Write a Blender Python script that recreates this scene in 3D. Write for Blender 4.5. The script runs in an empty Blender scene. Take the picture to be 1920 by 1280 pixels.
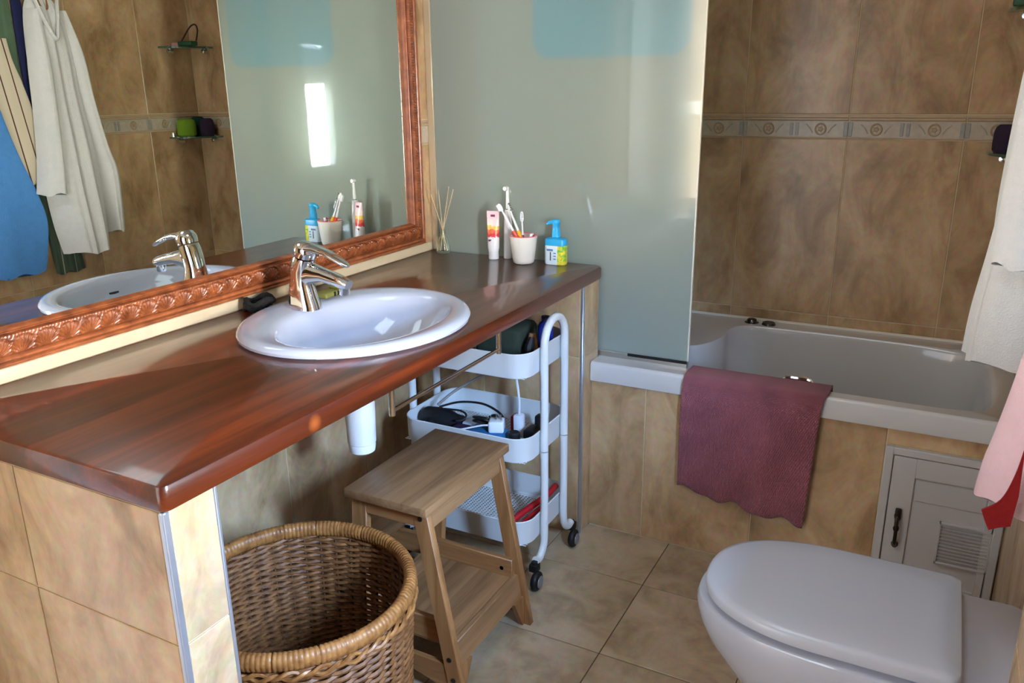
import bpy, bmesh, math, random
from mathutils import Vector, Matrix, noise as mnoise
random.seed(7)
PI = math.pi
D = bpy.data
SC = bpy.context.scene
COL = SC.collection

# ------------------------------------------------------------------ camera
cam_d = D.cameras.new('camera'); cam = D.objects.new('camera', cam_d); COL.objects.link(cam)
right = Vector((0.8844299, 0.4665315, -0.01149416)); down = Vector((0.1286175, -0.26735558, -0.95497567)); fwd = Vector((-0.44859926, 0.84313068, -0.29646138))
m = Matrix.Identity(4)
for i in range(3):
    m[i][0] = right[i]; m[i][1] = -down[i]; m[i][2] = -fwd[i]
m.translation = Vector((1.5045, 0.0, 1.367))
cam.matrix_world = m
cam_d.sensor_width = 36; cam_d.lens = 1526.13 / 1920 * 36; cam_d.clip_start = 0.02
SC.camera = cam

# ------------------------------------------------------------------ world, lights, exposure
SC.view_settings.view_transform = 'Standard'; SC.view_settings.look = 'None'
SC.view_settings.exposure = 0.15; SC.view_settings.gamma = 1.0; SC.view_settings.use_curve_mapping = False
W = D.worlds.new('world'); SC.world = W; W.use_nodes = True
bg = W.node_tree.nodes['Background']; bg.inputs[0].default_value = (0.75, 0.87, 1, 1); bg.inputs[1].default_value = 3.0
def area(name, loc, rot, sx, sy, power, color, spread=PI):
    l = D.lights.new(name, 'AREA'); l.shape = 'RECTANGLE'; l.size = sx; l.size_y = sy; l.energy = power; l.color = color; l.spread = spread
    o = D.objects.new(name, l); COL.objects.link(o); o.location = loc; o.rotation_euler = rot
    o['kind'] = 'helper'
    return o
# daylight through the narrow window in the side wall: a sunlit facade across the street, blue sky above it
area('sunlit_facade_light', (6.0, -1.8, 0.55), (0, PI / 2, 0), 3.2, 10.0, 20000, (1.0, 0.97, 0.92))
sky_l = area('blue_sky_light', (5.2, -2.4, 3.3), (0, 0, 0), 10.0, 2.2, 19000, (0.40, 0.63, 1.0))
sky_l.rotation_euler = (Vector((1.7, -2.4, 1.15)) - Vector((5.2, -2.4, 3.3))).to_track_quat('-Z', 'Y').to_euler()
# soft overhead fill, added; not a known lamp of the bathroom
area('ceiling_fill_light', (1.0, 1.05, 2.335), (0, 0, 0), 0.62, 0.62, 6.5, (0.78, 0.90, 1.0))
# weak fill added behind the viewer, shining in through a made-up doorway
area('rear_fill_light', (0.37, -1.30, 1.15), (PI / 2, 0, 0), 0.9, 2.0, 1.8, (1.0, 0.96, 0.90))
SC.cycles.use_guiding = True
SC.cycles.use_denoising = True
SC.cycles.blur_glossy = 0.0
SC.cycles.sample_clamp_indirect = 60.0
SC.cycles.max_bounces = 12

# ------------------------------------------------------------------ helpers
def lin(c):
    r = []
    for v in c[:3]:
        v = v / 255.0
        r.append(v / 12.92 if v <= 0.04045 else ((v + 0.055) / 1.055) ** 2.4)
    return (r[0], r[1], r[2], 1.0)

def new_mat(name):
    mt = D.materials.new(name); mt.use_nodes = True
    nt = mt.node_tree; b = nt.nodes['Principled BSDF']
    return mt, nt, b

def M(name, col, rough=0.5, metal=0.0, coat=0.0, var=0.0, vscale=8.0, bump=0.0, bscale=60.0, stretch=(1, 1, 1), spec=0.5, col2=None, trans=0.0, ior=1.45, alpha=1.0, rnd=False, sheen=0.0):
    mt, nt, b = new_mat(name)
    b.inputs['Base Color'].default_value = lin(col); b.inputs['Roughness'].default_value = rough
    b.inputs['Metallic'].default_value = metal; b.inputs['Coat Weight'].default_value = coat; b.inputs['Coat Roughness'].default_value = 0.04
    b.inputs['Specular IOR Level'].default_value = spec; b.inputs['Transmission Weight'].default_value = trans; b.inputs['IOR'].default_value = ior
    b.inputs['Sheen Weight'].default_value = sheen
    L = nt.links
    vec = None
    if var > 0 or bump > 0:
        tc = nt.nodes.new('ShaderNodeTexCoord'); mp = nt.nodes.new('ShaderNodeMapping'); mp.inputs['Scale'].default_value = stretch
        vec = tc.outputs['Object']
        if rnd:
            oi = nt.nodes.new('ShaderNodeObjectInfo'); ad = nt.nodes.new('ShaderNodeVectorMath'); ad.operation = 'MULTIPLY_ADD'
            cx = nt.nodes.new('ShaderNodeCombineXYZ')
            for k in range(3): L.new(oi.outputs['Random'], cx.inputs[k])
            ad.inputs[1].default_value = (37, 53, 71); L.new(cx.outputs[0], ad.inputs[0]); L.new(vec, ad.inputs[2]); vec = ad.outputs[0]
        L.new(vec, mp.inputs['Vector'])
    if var > 0:
        nz = nt.nodes.new('ShaderNodeTexNoise'); nz.inputs['Scale'].default_value = vscale; nz.inputs['Detail'].default_value = 7; nz.inputs['Roughness'].default_value = 0.6
        L.new(mp.outputs[0], nz.inputs['Vector'])
        rp = nt.nodes.new('ShaderNodeValToRGB'); rp.color_ramp.elements[0].position = 0.3; rp.color_ramp.elements[1].position = 0.72
        c1 = lin(col); c2 = lin(col2) if col2 else tuple(x * (1 - var) for x in c1[:3]) + (1,)
        rp.color_ramp.elements[0].color = c2; rp.color_ramp.elements[1].color = c1
        L.new(nz.outputs['Fac'], rp.inputs['Fac']); L.new(rp.outputs['Color'], b.inputs['Base Color'])
    if bump > 0:
        n2 = nt.nodes.new('ShaderNodeTexNoise'); n2.inputs['Scale'].default_value = bscale; n2.inputs['Detail'].default_value = 4
        L.new(mp.outputs[0], n2.inputs['Vector'])
        bp = nt.nodes.new('ShaderNodeBump'); bp.inputs['Strength'].default_value = bump; bp.inputs['Distance'].default_value = 0.004
        L.new(n2.outputs['Fac'], bp.inputs['Height']); L.new(bp.outputs[0], b.inputs['Normal'])
    return mt

ORG = {}
def org(p):
    return ORG.get(p.name, Vector((0, 0, 0))) if p else Vector((0, 0, 0))

def thing(name, label, cat, loc, group=None, kind=None):
    o = D.objects.new(name, None); COL.objects.link(o); o.location = loc; o.empty_display_size = 0.05
    o['label'] = label; o['category'] = cat
    if group: o['group'] = group
    if kind: o['kind'] = kind
    ORG[o.name] = Vector(loc)
    return o

def obj(name, bm, mats, parent=None, smooth=True, label=None, kind=None, angle=40):
    """world-space bmesh -> one object; children keep their parent's base as origin"""
    og = org(parent)
    if og.length > 0: bmesh.ops.translate(bm, verts=bm.verts, vec=-og)
    bmesh.ops.recalc_face_normals(bm, faces=bm.faces)
    me = D.meshes.new(name); bm.to_mesh(me); bm.free()
    if not isinstance(mats, (list, tuple)): mats = [mats]
    for k in mats: me.materials.append(k)
    if smooth:
        me.shade_smooth()
        me.set_sharp_from_angle(angle=math.radians(angle))
    o = D.objects.new(name, me); COL.objects.link(o)
    if parent: o.parent = parent
    ORG[o.name] = og.copy()
    if label: o['label'] = label
    if kind: o['kind'] = kind
    return o

def tag(o, label, cat=None, group=None, kind=None):
    o['label'] = label
    if cat: o['category'] = cat
    if group: o['group'] = group
    if kind: o['kind'] = kind
    return o

def struct(name, bm, mats, label, smooth=False):
    o = obj(name, bm, mats, None, smooth); o['kind'] = 'structure'; o['label'] = label
    return o

def box(bm, x0, x1, y0, y1, z0, z1, bev=0.0, seg=2, mi=0):
    vs = [bm.verts.new((x, y, z)) for z in (z0, z1) for y in (y0, y1) for x in (x0, x1)]
    fs = []
    for q in ((0, 2, 3, 1), (4, 5, 7, 6), (0, 1, 5, 4), (2, 6, 7, 3), (0, 4, 6, 2), (1, 3, 7, 5)):
        f = bm.faces.new([vs[i] for i in q]); f.material_index = mi; fs.append(f)
    if bev > 0:
        es = list({e for f in fs for e in f.edges})
        r = bmesh.ops.bevel(bm, geom=es, offset=bev, segments=seg, affect='EDGES', profile=0.5)
        for f in r['faces']: f.material_index = mi
    return fs

def hexa(bm, c, bev=0.0, seg=1, mi=0):
    """box from 8 corners: bottom 4 (ccw) then top 4"""
    vs = [bm.verts.new(p) for p in c]; fs = []
    for q in ((3, 2, 1, 0), (4, 5, 6, 7), (0, 1, 5, 4), (1, 2, 6, 5), (2, 3, 7, 6), (3, 0, 4, 7)):
        f = bm.faces.new([vs[i] for i in q]); f.material_index = mi; fs.append(f)
    if bev > 0:
        es = list({e for f in fs for e in f.edges})
        bmesh.ops.bevel(bm, geom=es, offset=bev, segments=seg, affect='EDGES', profile=0.5)

def loft(bm, rings, cap0=True, cap1=True, closed=True, mi=0):
    R = [[bm.verts.new(p) for p in r] for r in rings]
    n = len(R[0])
    for a, b in zip(R, R[1:]):
        for j in range(n if closed else n - 1):
            k = (j + 1) % n
            f = bm.faces.new((a[j], a[k], b[k], b[j])); f.material_index = mi
    for fl, r in ((cap0, R[0]), (cap1, R[-1])):
        if fl:
            f = bm.faces.new(r); f.material_index = mi
    return R

def tube(bm, pts, r, n=8, closed=False, caps=True, mi=0, flat=1.0):
    P = [Vector(p) for p in pts]; N = len(P)
    rs = r if isinstance(r, (list, tuple)) else [r] * N
    rings = []; prev = None
    for i in range(N):
        if closed: t = P[(i + 1) % N] - P[i - 1]
        else: t = P[min(i + 1, N - 1)] - P[max(i - 1, 0)]
        if t.length < 1e-9: t = Vector((0, 0, 1))
        t.normalize()
        if prev is None:
            a = Vector((0, 0, 1)) if abs(t.z) < 0.9 else Vector((1, 0, 0))
            u = (a - t * a.dot(t)).normalized()
        else:
            u = (prev - t * prev.dot(t)).normalized()
        prev = u; v = t.cross(u)
        rings.append([P[i] + (u * math.cos(2 * PI * j / n) + v * math.sin(2 * PI * j / n) * flat) * rs[i] for j in range(n)])
    if closed: rings.append(rings[0])
    if closed:
        R = [[bm.verts.new(p) for p in rr] for rr in rings[:-1]]
        for i in range(N):
            a, b = R[i], R[(i + 1) % N]
            for j in range(n):
                k = (j + 1) % n; f = bm.faces.new((a[j], a[k], b[k], b[j])); f.material_index = mi
    else:
        loft(bm, rings, caps, caps, mi=mi)

def lathe(bm, prof, c=(0, 0, 0), n=24, axis='z', mi=0, cap0=False, cap1=False):
    """prof: list of (r, h)"""
    c = Vector(c); rings = []
    for r, h in prof:
        ring = []
        for j in range(n):
            a = 2 * PI * j / n; p, q = r * math.cos(a), r * math.sin(a)
            v = {'z': (p, q, h), 'x': (h, p, q), 'y': (p, h, q)}[axis]
            ring.append(c + Vector(v))
        rings.append(ring)
    loft(bm, rings, cap0, cap1, mi=mi)

def rrect(x0, x1, y0, y1, r, n=6):
    pts = []
    for cx, cy, a0 in ((x1 - r, y1 - r, 0), (x0 + r, y1 - r, PI / 2), (x0 + r, y0 + r, PI), (x1 - r, y0 + r, 1.5 * PI)):
        for i in range(n + 1):
            a = a0 + PI / 2 * i / n; pts.append((cx + r * math.cos(a), cy + r * math.sin(a)))
    return pts

def smooth_path(pts, sub=6, closed=False):
    P = [Vector(p) for p in pts]; n = len(P); out = []
    rng = range(n if closed else n - 1)
    for i in rng:
        if closed: p0, p1, p2, p3 = P[i - 1], P[i], P[(i + 1) % n], P[(i + 2) % n]
        else: p0, p1, p2, p3 = P[max(i - 1, 0)], P[i], P[i + 1], P[min(i + 2, n - 1)]
        for k in range(sub):
            t = k / sub
            out.append(0.5 * ((2 * p1) + (p2 - p0) * t + (2 * p0 - 5 * p1 + 4 * p2 - p3) * t * t + (3 * p1 - p0 - 3 * p2 + p3) * t ** 3))
    if not closed: out.append(P[-1])
    return out

def interp(rows, t):
    """piecewise-linear rows over t in 0..1 (smoothed)"""
    n = len(rows) - 1; f = t * n; i = min(int(f), n - 1); u = f - i
    p0, p1, p2, p3 = rows[max(i - 1, 0)], rows[i], rows[i + 1], rows[min(i + 2, n)]
    return [0.5 * (2 * b + (c - a) * u + (2 * a - 5 * b + 4 * c - d) * u * u + (3 * b - a - 3 * c + d) * u ** 3) for a, b, c, d in zip(p0, p1, p2, p3)]

# ------------------------------------------------------------------ materials
def tile_mat(name, c1, c2, c3, rough=0.27):
    mt, nt, b = new_mat(name); L = nt.links; N = nt.nodes.new
    tc = N('ShaderNodeTexCoord'); oi = N('ShaderNodeObjectInfo'); cx = N('ShaderNodeCombineXYZ'); ad = N('ShaderNodeVectorMath'); ad.operation = 'MULTIPLY_ADD'
    for k in range(3): L.new(oi.outputs['Random'], cx.inputs[k])
    ad.inputs[1].default_value = (41, 67, 29); L.new(cx.outputs[0], ad.inputs[0]); L.new(tc.outputs['Object'], ad.inputs[2])
    n1 = N('ShaderNodeTexNoise'); n1.inputs['Scale'].default_value = 5.5; n1.inputs['Detail'].default_value = 8; n1.inputs['Roughness'].default_value = 0.62; n1.inputs['Distortion'].default_value = 0.6
    mp = N('ShaderNodeMapping'); mp.inputs['Scale'].default_value = (1.5, 1.5, 0.8); L.new(ad.outputs[0], mp.inputs[0]); L.new(mp.outputs[0], n1.inputs['Vector'])
    rp = N('ShaderNodeValToRGB'); e = rp.color_ramp.elements
    e[0].position = 0.32; e[0].color = lin(c1); e[1].position = 0.7; e[1].color = lin(c3); k = e.new(0.5); k.color = lin(c2)
    L.new(n1.outputs['Fac'], rp.inputs['Fac'])
    n2 = N('ShaderNodeTexNoise'); n2.inputs['Scale'].default_value = 45; n2.inputs['Detail'].default_value = 5; L.new(ad.outputs[0], n2.inputs['Vector'])
    mx = N('ShaderNodeMix'); mx.data_type = 'RGBA'; mx.blend_type = 'OVERLAY'; mx.inputs['Factor'].default_value = 0.22
    L.new(rp.outputs['Color'], mx.inputs['A']); L.new(n2.outputs['Color'], mx.inputs['B'])
    hs = N('ShaderNodeHueSaturation'); mr = N('ShaderNodeMapRange'); mr.inputs['To Min'].default_value = 0.93; mr.inputs['To Max'].default_value = 1.06
    L.new(oi.outputs['Random'], mr.inputs['Value']); L.new(mr.outputs[0], hs.inputs['Value']); hs.inputs['Saturation'].default_value = 1.0
    sx = N('ShaderNodeSeparateColor'); L.new(mx.outputs['Result'], hs.inputs['Color']); L.new(hs.outputs[0], b.inputs['Base Color'])
    b.inputs['Roughness'].default_value = rough; b.inputs['Specular IOR Level'].default_value = 0.45
    bp = N('ShaderNodeBump'); bp.inputs['Strength'].default_value = 0.06; bp.inputs['Distance'].default_value = 0.002; L.new(n2.outputs['Fac'], bp.inputs['Height']); L.new(bp.outputs[0], b.inputs['Normal'])
    return mt
TILE = tile_mat('beige_wall_tile', (152, 121, 87), (187, 155, 117), (207, 178, 141))
FTILE = tile_mat('beige_floor_tile', (154, 134, 108), (180, 160, 132), (196, 178, 152), 0.3)
GROUT = M('pale_grout', (212, 192, 160), 0.9, var=0.15, vscale=30)
FGROUT = M('dark_floor_grout', (92, 74, 58), 0.9, var=0.2, vscale=30)
BGLAZE = M('border_tile_glaze', (200, 188, 168), 0.28, var=0.22, vscale=45, rnd=True)
BRING = M('border_relief', (186, 160, 126), 0.35, var=0.25, vscale=60, rnd=True)
BMOLD = M('border_moulding', (196, 170, 136), 0.3, var=0.15, vscale=30, rnd=True)
BBLOCK = M('border_blocks', (168, 166, 160), 0.3, var=0.2, vscale=60, rnd=True)
PLASTER = M('white_plaster', (232, 228, 220), 0.9, var=0.05)
ALU = M('brushed_aluminium', (205, 212, 222), 0.32, 0.85)
CHROME = M('chrome', (225, 228, 232), 0.06, 1.0)
STEEL = M('brushed_steel', (190, 190, 186), 0.28, 1.0)
CERAMIC = M('white_ceramic', (182, 188, 204), 0.08, coat=0.6)
ACRYL = M('white_bath_acrylic', (204, 203, 202), 0.14, coat=0.4)
LID = M('lid_plastic', (184, 191, 206), 0.22)
PVC = M('white_pvc', (190, 187, 186), 0.35)
PLASTW = M('white_plastic', (232, 232, 232), 0.35)
DARK = M('black_plastic', (22, 22, 24), 0.4)
RUBBER = M('black_rubber', (16, 16, 17), 0.55)
TROLLEY = M('white_powder_coat', (216, 220, 222), 0.35)
BRONZE = M('aged_bronze', (58, 48, 40), 0.35, 0.8)
MIRROR = M('mirror_silver', (236, 242, 236), 0.0, 1.0)

def wood(name, c1, c2, c3, axis='y', rough=0.4, coat=0.0, scale=1.0, knot=None, board=0.0):
    mt, nt, b = new_mat(name); L = nt.links; N = nt.nodes.new
    tc = N('ShaderNodeTexCoord'); mp = N('ShaderNodeMapping')
    s = {'x': (1.2, 22, 22), 'y': (22, 1.2, 22), 'z': (22, 22, 1.2)}[axis]; mp.inputs['Scale'].default_value = tuple(v * scale for v in s)
    oi = N('ShaderNodeObjectInfo'); cx = N('ShaderNodeCombineXYZ'); ad = N('ShaderNodeVectorMath'); ad.operation = 'MULTIPLY_ADD'
    for k in range(3): L.new(oi.outputs['Random'], cx.inputs[k])
    ad.inputs[1].default_value = (3, 5, 7); L.new(cx.outputs[0], ad.inputs[0]); L.new(tc.outputs['Object'], ad.inputs[2])
    L.new(ad.outputs[0], mp.inputs[0])
    n1 = N('ShaderNodeTexNoise'); n1.inputs['Scale'].default_value = 1.6; n1.inputs['Detail'].default_value = 8; n1.inputs['Roughness'].default_value = 0.65; n1.inputs['Distortion'].default_value = 0.8
    L.new(mp.outputs[0], n1.inputs['Vector'])
    rp = N('ShaderNodeValToRGB'); e = rp.color_ramp.elements
    e[0].position = 0.28; e[0].color = lin(c1); e[1].position = 0.74; e[1].color = lin(c3); e.new(0.5).color = lin(c2)
    L.new(n1.outputs['Fac'], rp.inputs['Fac']); out = rp.outputs['Color']
    if board:
        # each glued board a little lighter or darker than the next
        sp = N('ShaderNodeSeparateXYZ'); L.new(tc.outputs['Object'], sp.inputs[0])
        dv = N('ShaderNodeMath'); dv.operation = 'DIVIDE'; dv.inputs[1].default_value = board; L.new(sp.outputs['X'], dv.inputs[0])
        fl = N('ShaderNodeMath'); fl.operation = 'FLOOR'; L.new(dv.outputs[0], fl.inputs[0])
        wn = N('ShaderNodeTexWhiteNoise'); wn.noise_dimensions = '1D'; L.new(fl.outputs[0], wn.inputs['W'])
        mr = N('ShaderNodeMapRange'); mr.inputs['To Min'].default_value = 0.82; mr.inputs['To Max'].default_value = 1.12; L.new(wn.outputs['Value'], mr.inputs['Value'])
        hs = N('ShaderNodeHueSaturation'); L.new(mr.outputs[0], hs.inputs['Value']); L.new(out, hs.inputs['Color']); out = hs.outputs[0]
    if knot:
        ds = N('ShaderNodeVectorMath'); ds.operation = 'DISTANCE'; ds.inputs[1].default_value = knot; L.new(tc.outputs['Object'], ds.inputs[0])
        mr = N('ShaderNodeMapRange'); mr.inputs['From Min'].default_value = 0.004; mr.inputs['From Max'].default_value = 0.018; mr.inputs['To Min'].default_value = 0.6; mr.inputs['To Max'].default_value = 0
        L.new(ds.outputs['Value'], mr.inputs['Value'])
        mx = N('ShaderNodeMix'); mx.data_type = 'RGBA'; L.new(mr.outputs[0], mx.inputs['Factor']); L.new(out, mx.inputs['A']); mx.inputs['B'].default_value = lin((176, 92, 40)); out = mx.outputs['Result']
    L.new(out, b.inputs['Base Color']); b.inputs['Roughness'].default_value = rough
    b.inputs['Coat Weight'].default_value = coat; b.inputs['Coat Roughness'].default_value = 0.07
    bp = N('ShaderNodeBump'); bp.inputs['Strength'].default_value = 0.1 if coat == 0 else 0.02; bp.inputs['Distance'].default_value = 0.002; L.new(n1.outputs['Fac'], bp.inputs['Height']); L.new(bp.outputs[0], b.inputs['Normal'])
    return mt
MAHOG = wood('varnished_mahogany', (42, 14, 5), (82, 31, 9), (122, 50, 13), 'y', 0.3, 0.55, 0.6, (0.61, 0.965, 0.832), 0.205)
ACACIA_Y = wood('stool_wood_long', (108, 77, 50), (140, 103, 68), (164, 125, 88), 'y', 0.5, board=0.052)
ACACIA_Z = wood('stool_wood_leg', (112, 74, 42), (146, 101, 60), (170, 124, 78), 'z', 0.5)
ACACIA_X = wood('stool_wood_rail', (112, 74, 42), (146, 101, 60), (170, 124, 78), 'x', 0.5)

# ------------------------------------------------------------------ tiles
TILE_CACHE = {}
def tile_mesh(w, h, mat, d=0.007):
    k = (round(w, 4), round(h, 4), mat.name)
    if k not in TILE_CACHE:
        bm = bmesh.new(); b = 0.0016
        fr = [(-w / 2 + b, 0, -h / 2 + b), (w / 2 - b, 0, -h / 2 + b), (w / 2 - b, 0, h / 2 - b), (-w / 2 + b, 0, h / 2 - b)]
        mid = [(-w / 2, b * 0.7, -h / 2), (w / 2, b * 0.7, -h / 2), (w / 2, b * 0.7, h / 2), (-w / 2, b * 0.7, h / 2)]
        bk = [(p[0], d, p[2]) for p in mid]
        loft(bm, [[Vector(p) for p in r] for r in (fr, mid, bk)])
        bmesh.ops.recalc_face_normals(bm, faces=bm.faces)
        me = D.meshes.new('tile'); bm.to_mesh(me); bm.free(); me.materials.append(mat); TILE_CACHE[k] = me
    return TILE_CACHE[k]
BORDER = {}
def border_mesh(n):
    """one listello tile: moulding on top, pale glazed field with raised medallions and little blocks"""
    if 'b' in BORDER: return BORDER['b']
    bm = bmesh.new(); w = 0.3305
    box(bm, -w / 2, w / 2, 0.0, 0.008, -0.0365, 0.0185, 0.001, 1, 0)
    box(bm, -w / 2, w / 2, -0.004, 0.008, 0.0195, 0.0275, 0.002, 1, 2)
    box(bm, -w / 2, w / 2, -0.001, 0.008, 0.0285, 0.0365, 0.001, 1, 2)
    box(bm, -w / 2, w / 2, -0.0025, 0.001, -0.0365, -0.0325, 0.001, 1, 2)
    for s in (-1, 1):
        cx = s * 0.0826
        ring = [(cx + 0.0155 * math.cos(2 * PI * j / 18), -0.0006, -0.008 + 0.0165 * math.sin(2 * PI * j / 18)) for j in range(18)]
        tube(bm, ring, 0.0032, 5, True, mi=1)
        lathe(bm, [(0.0001, -0.003), (0.006, -0.0024), (0.0085, 0.001)], (cx, 0, -0.008), 8, 'y', mi=1)
        for q in range(5):
            a = q * 2 * PI / 5; box(bm, cx + 0.010 * math.cos(a) - 0.002, cx + 0.010 * math.cos(a) + 0.002, -0.0015, 0.001, -0.010 + 0.010 * math.sin(a), -0.006 + 0.010 * math.sin(a), mi=1)
        for t in (-1, 1):     # faint leaf sprigs either side of the medallion
            tube(bm, [(cx + t * 0.024, 0.0, -0.02), (cx + t * 0.032, -0.0008, -0.006), (cx + t * 0.046, 0.0, 0.008)], 0.0022, 4, mi=0)
        box(bm, s * 0.1655 - (0.012 if s > 0 else 0), s * 0.1655 + (0 if s > 0 else 0.012), -0.003, 0.001, -0.030, 0.014, 0.001, 1, 3)
    for s in (-1, 1): box(bm, s * 0.009 - 0.005, s * 0.009 + 0.005, -0.003, 0.001, -0.028, 0.012, 0.001, 1, 3)
    bmesh.ops.recalc_face_normals(bm, faces=bm.faces)
    me = D.meshes.new('border_tile'); bm.to_mesh(me); bm.free()
    for k in (BGLAZE, BRING, BMOLD, BBLOCK): me.materials.append(k)
    BORDER['b'] = me
    return me

GAP = 0.003
def place(me, name, parent, loc, rz):
    o = D.objects.new(name, me); COL.objects.link(o); o.parent = parent; o.location = Vector(loc) - org(parent); o.rotation_euler = (0, 0, rz)
    return o
def tile_face(parent, kind, fixed, us, zs, mat=TILE, border=None, skip=None):
    """kind: 'back' (faces -y), 'left' (faces +x), 'right' (faces -x). us, zs: sorted joint positions"""
    rz = {'back': 0, 'left': PI / 2, 'right': -PI / 2}[kind]
    def pos(u, z): return (u, fixed, z) if kind == 'back' else (fixed, u, z)
    for u0, u1 in zip(us, us[1:]):
        for z0, z1 in zip(zs, zs[1:]):
            if border and abs(z0 - border[0]) < 1e-6: continue
            w, h = u1 - u0 - GAP, z1 - z0 - GAP
            if w < 0.01 or h < 0.01: continue
            c = pos((u0 + u1) / 2, (z0 + z1) / 2)
            if skip and skip((u0 + u1) / 2, (z0 + z1) / 2): continue
            place(tile_mesh(w, h, mat), 'tile', parent, c, rz)
def border_row(parent, kind, fixed, u_start, u_end, z=1.2375, p=0.333):
    rz = {'back': 0, 'left': PI / 2, 'right': -PI / 2}[kind]
    u = u_start + p / 2
    while u < u_end:
        c = (u, fixed, z) if kind == 'back' else (fixed, u, z)
        place(border_mesh(2), 'border_tile', parent, c, rz); u += p

XR, XS, YB, YF, ZC = 1.745, 1.675, 2.898, -1.0, 2.40
Z_ROWS = [0.006, 0.605, 1.1985, 1.2765, 1.869, 2.40]
GB = 0.0022  # grout sits this far behind the tile face

# ------------------------------------------------------------------ room shell
bm = bmesh.new(); box(bm, -0.15, 1.9, YF, 3.0, -0.1, -GB); floor = struct('floor', bm, FGROUT, 'floor of large square beige tiles with thin dark joints')
xs = [0.0, 0.210, 0.543, 0.876, 1.209, 1.542, XR]
ys = [-0.702, -0.369, -0.036, 0.297, 0.630, 0.963, 1.296, 1.630, 1.963, 2.215]
def floor_tile(x0, x1, y0, y1):
    k = ('f', round(x1 - x0, 4), round(y1 - y0, 4)); g = 0.0026
    if k not in TILE_CACHE:
        w, h, b = x1 - x0 - g, y1 - y0 - g, 0.0012; bm = bmesh.new()
        def rr(a, z): return [Vector((sx * (w / 2 - a), sy * (h / 2 - a), z)) for sx, sy in ((-1, -1), (1, -1), (1, 1), (-1, 1))]
        loft(bm, [rr(b, 0), rr(0, -b * 0.7), rr(0, -0.006)]); bmesh.ops.recalc_face_normals(bm, faces=bm.faces)
        me = D.meshes.new('floor_tile'); bm.to_mesh(me); bm.free(); me.materials.append(FTILE); TILE_CACHE[k] = me
    place(TILE_CACHE[k], 'tile', floor, ((x0 + x1) / 2, (y0 + y1) / 2, 0), 0)
for a, b in zip(xs, xs[1:]):
    for c, d in zip(ys, ys[1:]): floor_tile(a, b, c, d)

bm = bmesh.new(); box(bm, -0.15, -GB, YF, 3.0, 0, ZC); wall_l = struct('wall_left', bm, GROUT, 'tiled wall behind the vanity and mirror')
tile_face(wall_l, 'left', 0, [YF, -0.823, -0.49, -0.157, 0.176, 0.509, 0.842, 1.175, 1.508, 1.841, 2.174, 2.507, YB], Z_ROWS, border=(1.1985,))
border_row(wall_l, 'left', 0, 1.617 - 4 * 0.333, 2.9)

bm = bmesh.new(); box(bm, -0.15, 1.9, YB + GB, 3.05, 0, ZC); wall_b = struct('wall_back', bm, GROUT, 'tall brown beige tiled wall behind the bath')
tile_face(wall_b, 'back', YB, [0.0, 0.199, 0.532, 0.865, 1.198, 1.531, XR], [0.5, 0.607, 1.1985, 1.2765, 1.869, 2.40], border=(1.1985,))
border_row(wall_b, 'back', YB, -0.134 + 0.0, XR)

bm = bmesh.new(); box(bm, 0.0, 0.004, 0.66, 2.262, 0.8555, 0.8825, 0.001, 1); struct('trim_2', bm, M('cream_strip', (216, 198, 164), 0.35, var=0.08, vscale=12), 'cream strip along the wall above the counter')  # one even cream tone, lighter than the wall tiles
# side wall: recessed part over the toilet and bath, thicker part with the window
bm = bmesh.new(); box(bm, XR + GB, 1.80, 1.2, YB + GB, 0, ZC); wall_r = struct('wall_right', bm, GROUT, 'beige tiled wall with the hanging robes and corner shelves')
tile_face(wall_r, 'right', XR, [1.20, 1.278, 1.611, 1.944, 2.277, 2.610, YB], Z_ROWS, border=(1.1985,))
border_row(wall_r, 'right', XR, 1.278, YB - 0.05)
WY0, WY1, WZ0, WZ1 = 0.585, 0.985, 0.87, 1.70
bm = bmesh.new()
for a in ((YF, WY0, 0, ZC), (WY1, 1.2, 0, ZC), (WY0, WY1, 0, WZ0), (WY0, WY1, WZ1, ZC)): box(bm, XS + GB, 1.80, a[0], a[1], a[2], a[3])
wall_w = struct('wall_window', bm, GROUT, 'tiled wall around the narrow window')
for u0, u1, z0, z1 in ((0.985, 1.2, 0.006, 0.605), (0.985, 1.2, 0.605, 1.1985), (0.985, 1.2, 1.2765, 1.869), (0.985, 1.2, 1.869, 2.4), (0.652, 0.985, 0.006, 0.605), (0.652, 0.985, 0.605, 0.87), (0.652, 0.985, 1.70, 2.4)):
    place(tile_mesh(u1 - u0 - GAP, z1 - z0 - GAP, TILE), 'tile', wall_w, (XS, (u0 + u1) / 2, (z0 + z1) / 2), -PI / 2)
for k in range(5):
    u1 = 0.585 - 0.333 * k
    for z0, z1 in ((0.006, 0.605), (0.605, 1.1985), (1.2765, 1.869), (1.869, 2.4)):
        place(tile_mesh(0.33, z1 - z0 - GAP, TILE), 'tile', wall_w, (XS, u1 - 0.1665, (z0 + z1) / 2), -PI / 2)
    place(border_mesh(2), 'border_tile', wall_w, (XS, u1 - 0.1665, 1.2375), -PI / 2)
box_bm = bmesh.new(); box(box_bm, XS, XR + 0.01, 1.195, 1.2003, 0, ZC, 0.001, 1); obj('corner_trim', box_bm, BMOLD, wall_w)

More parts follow.
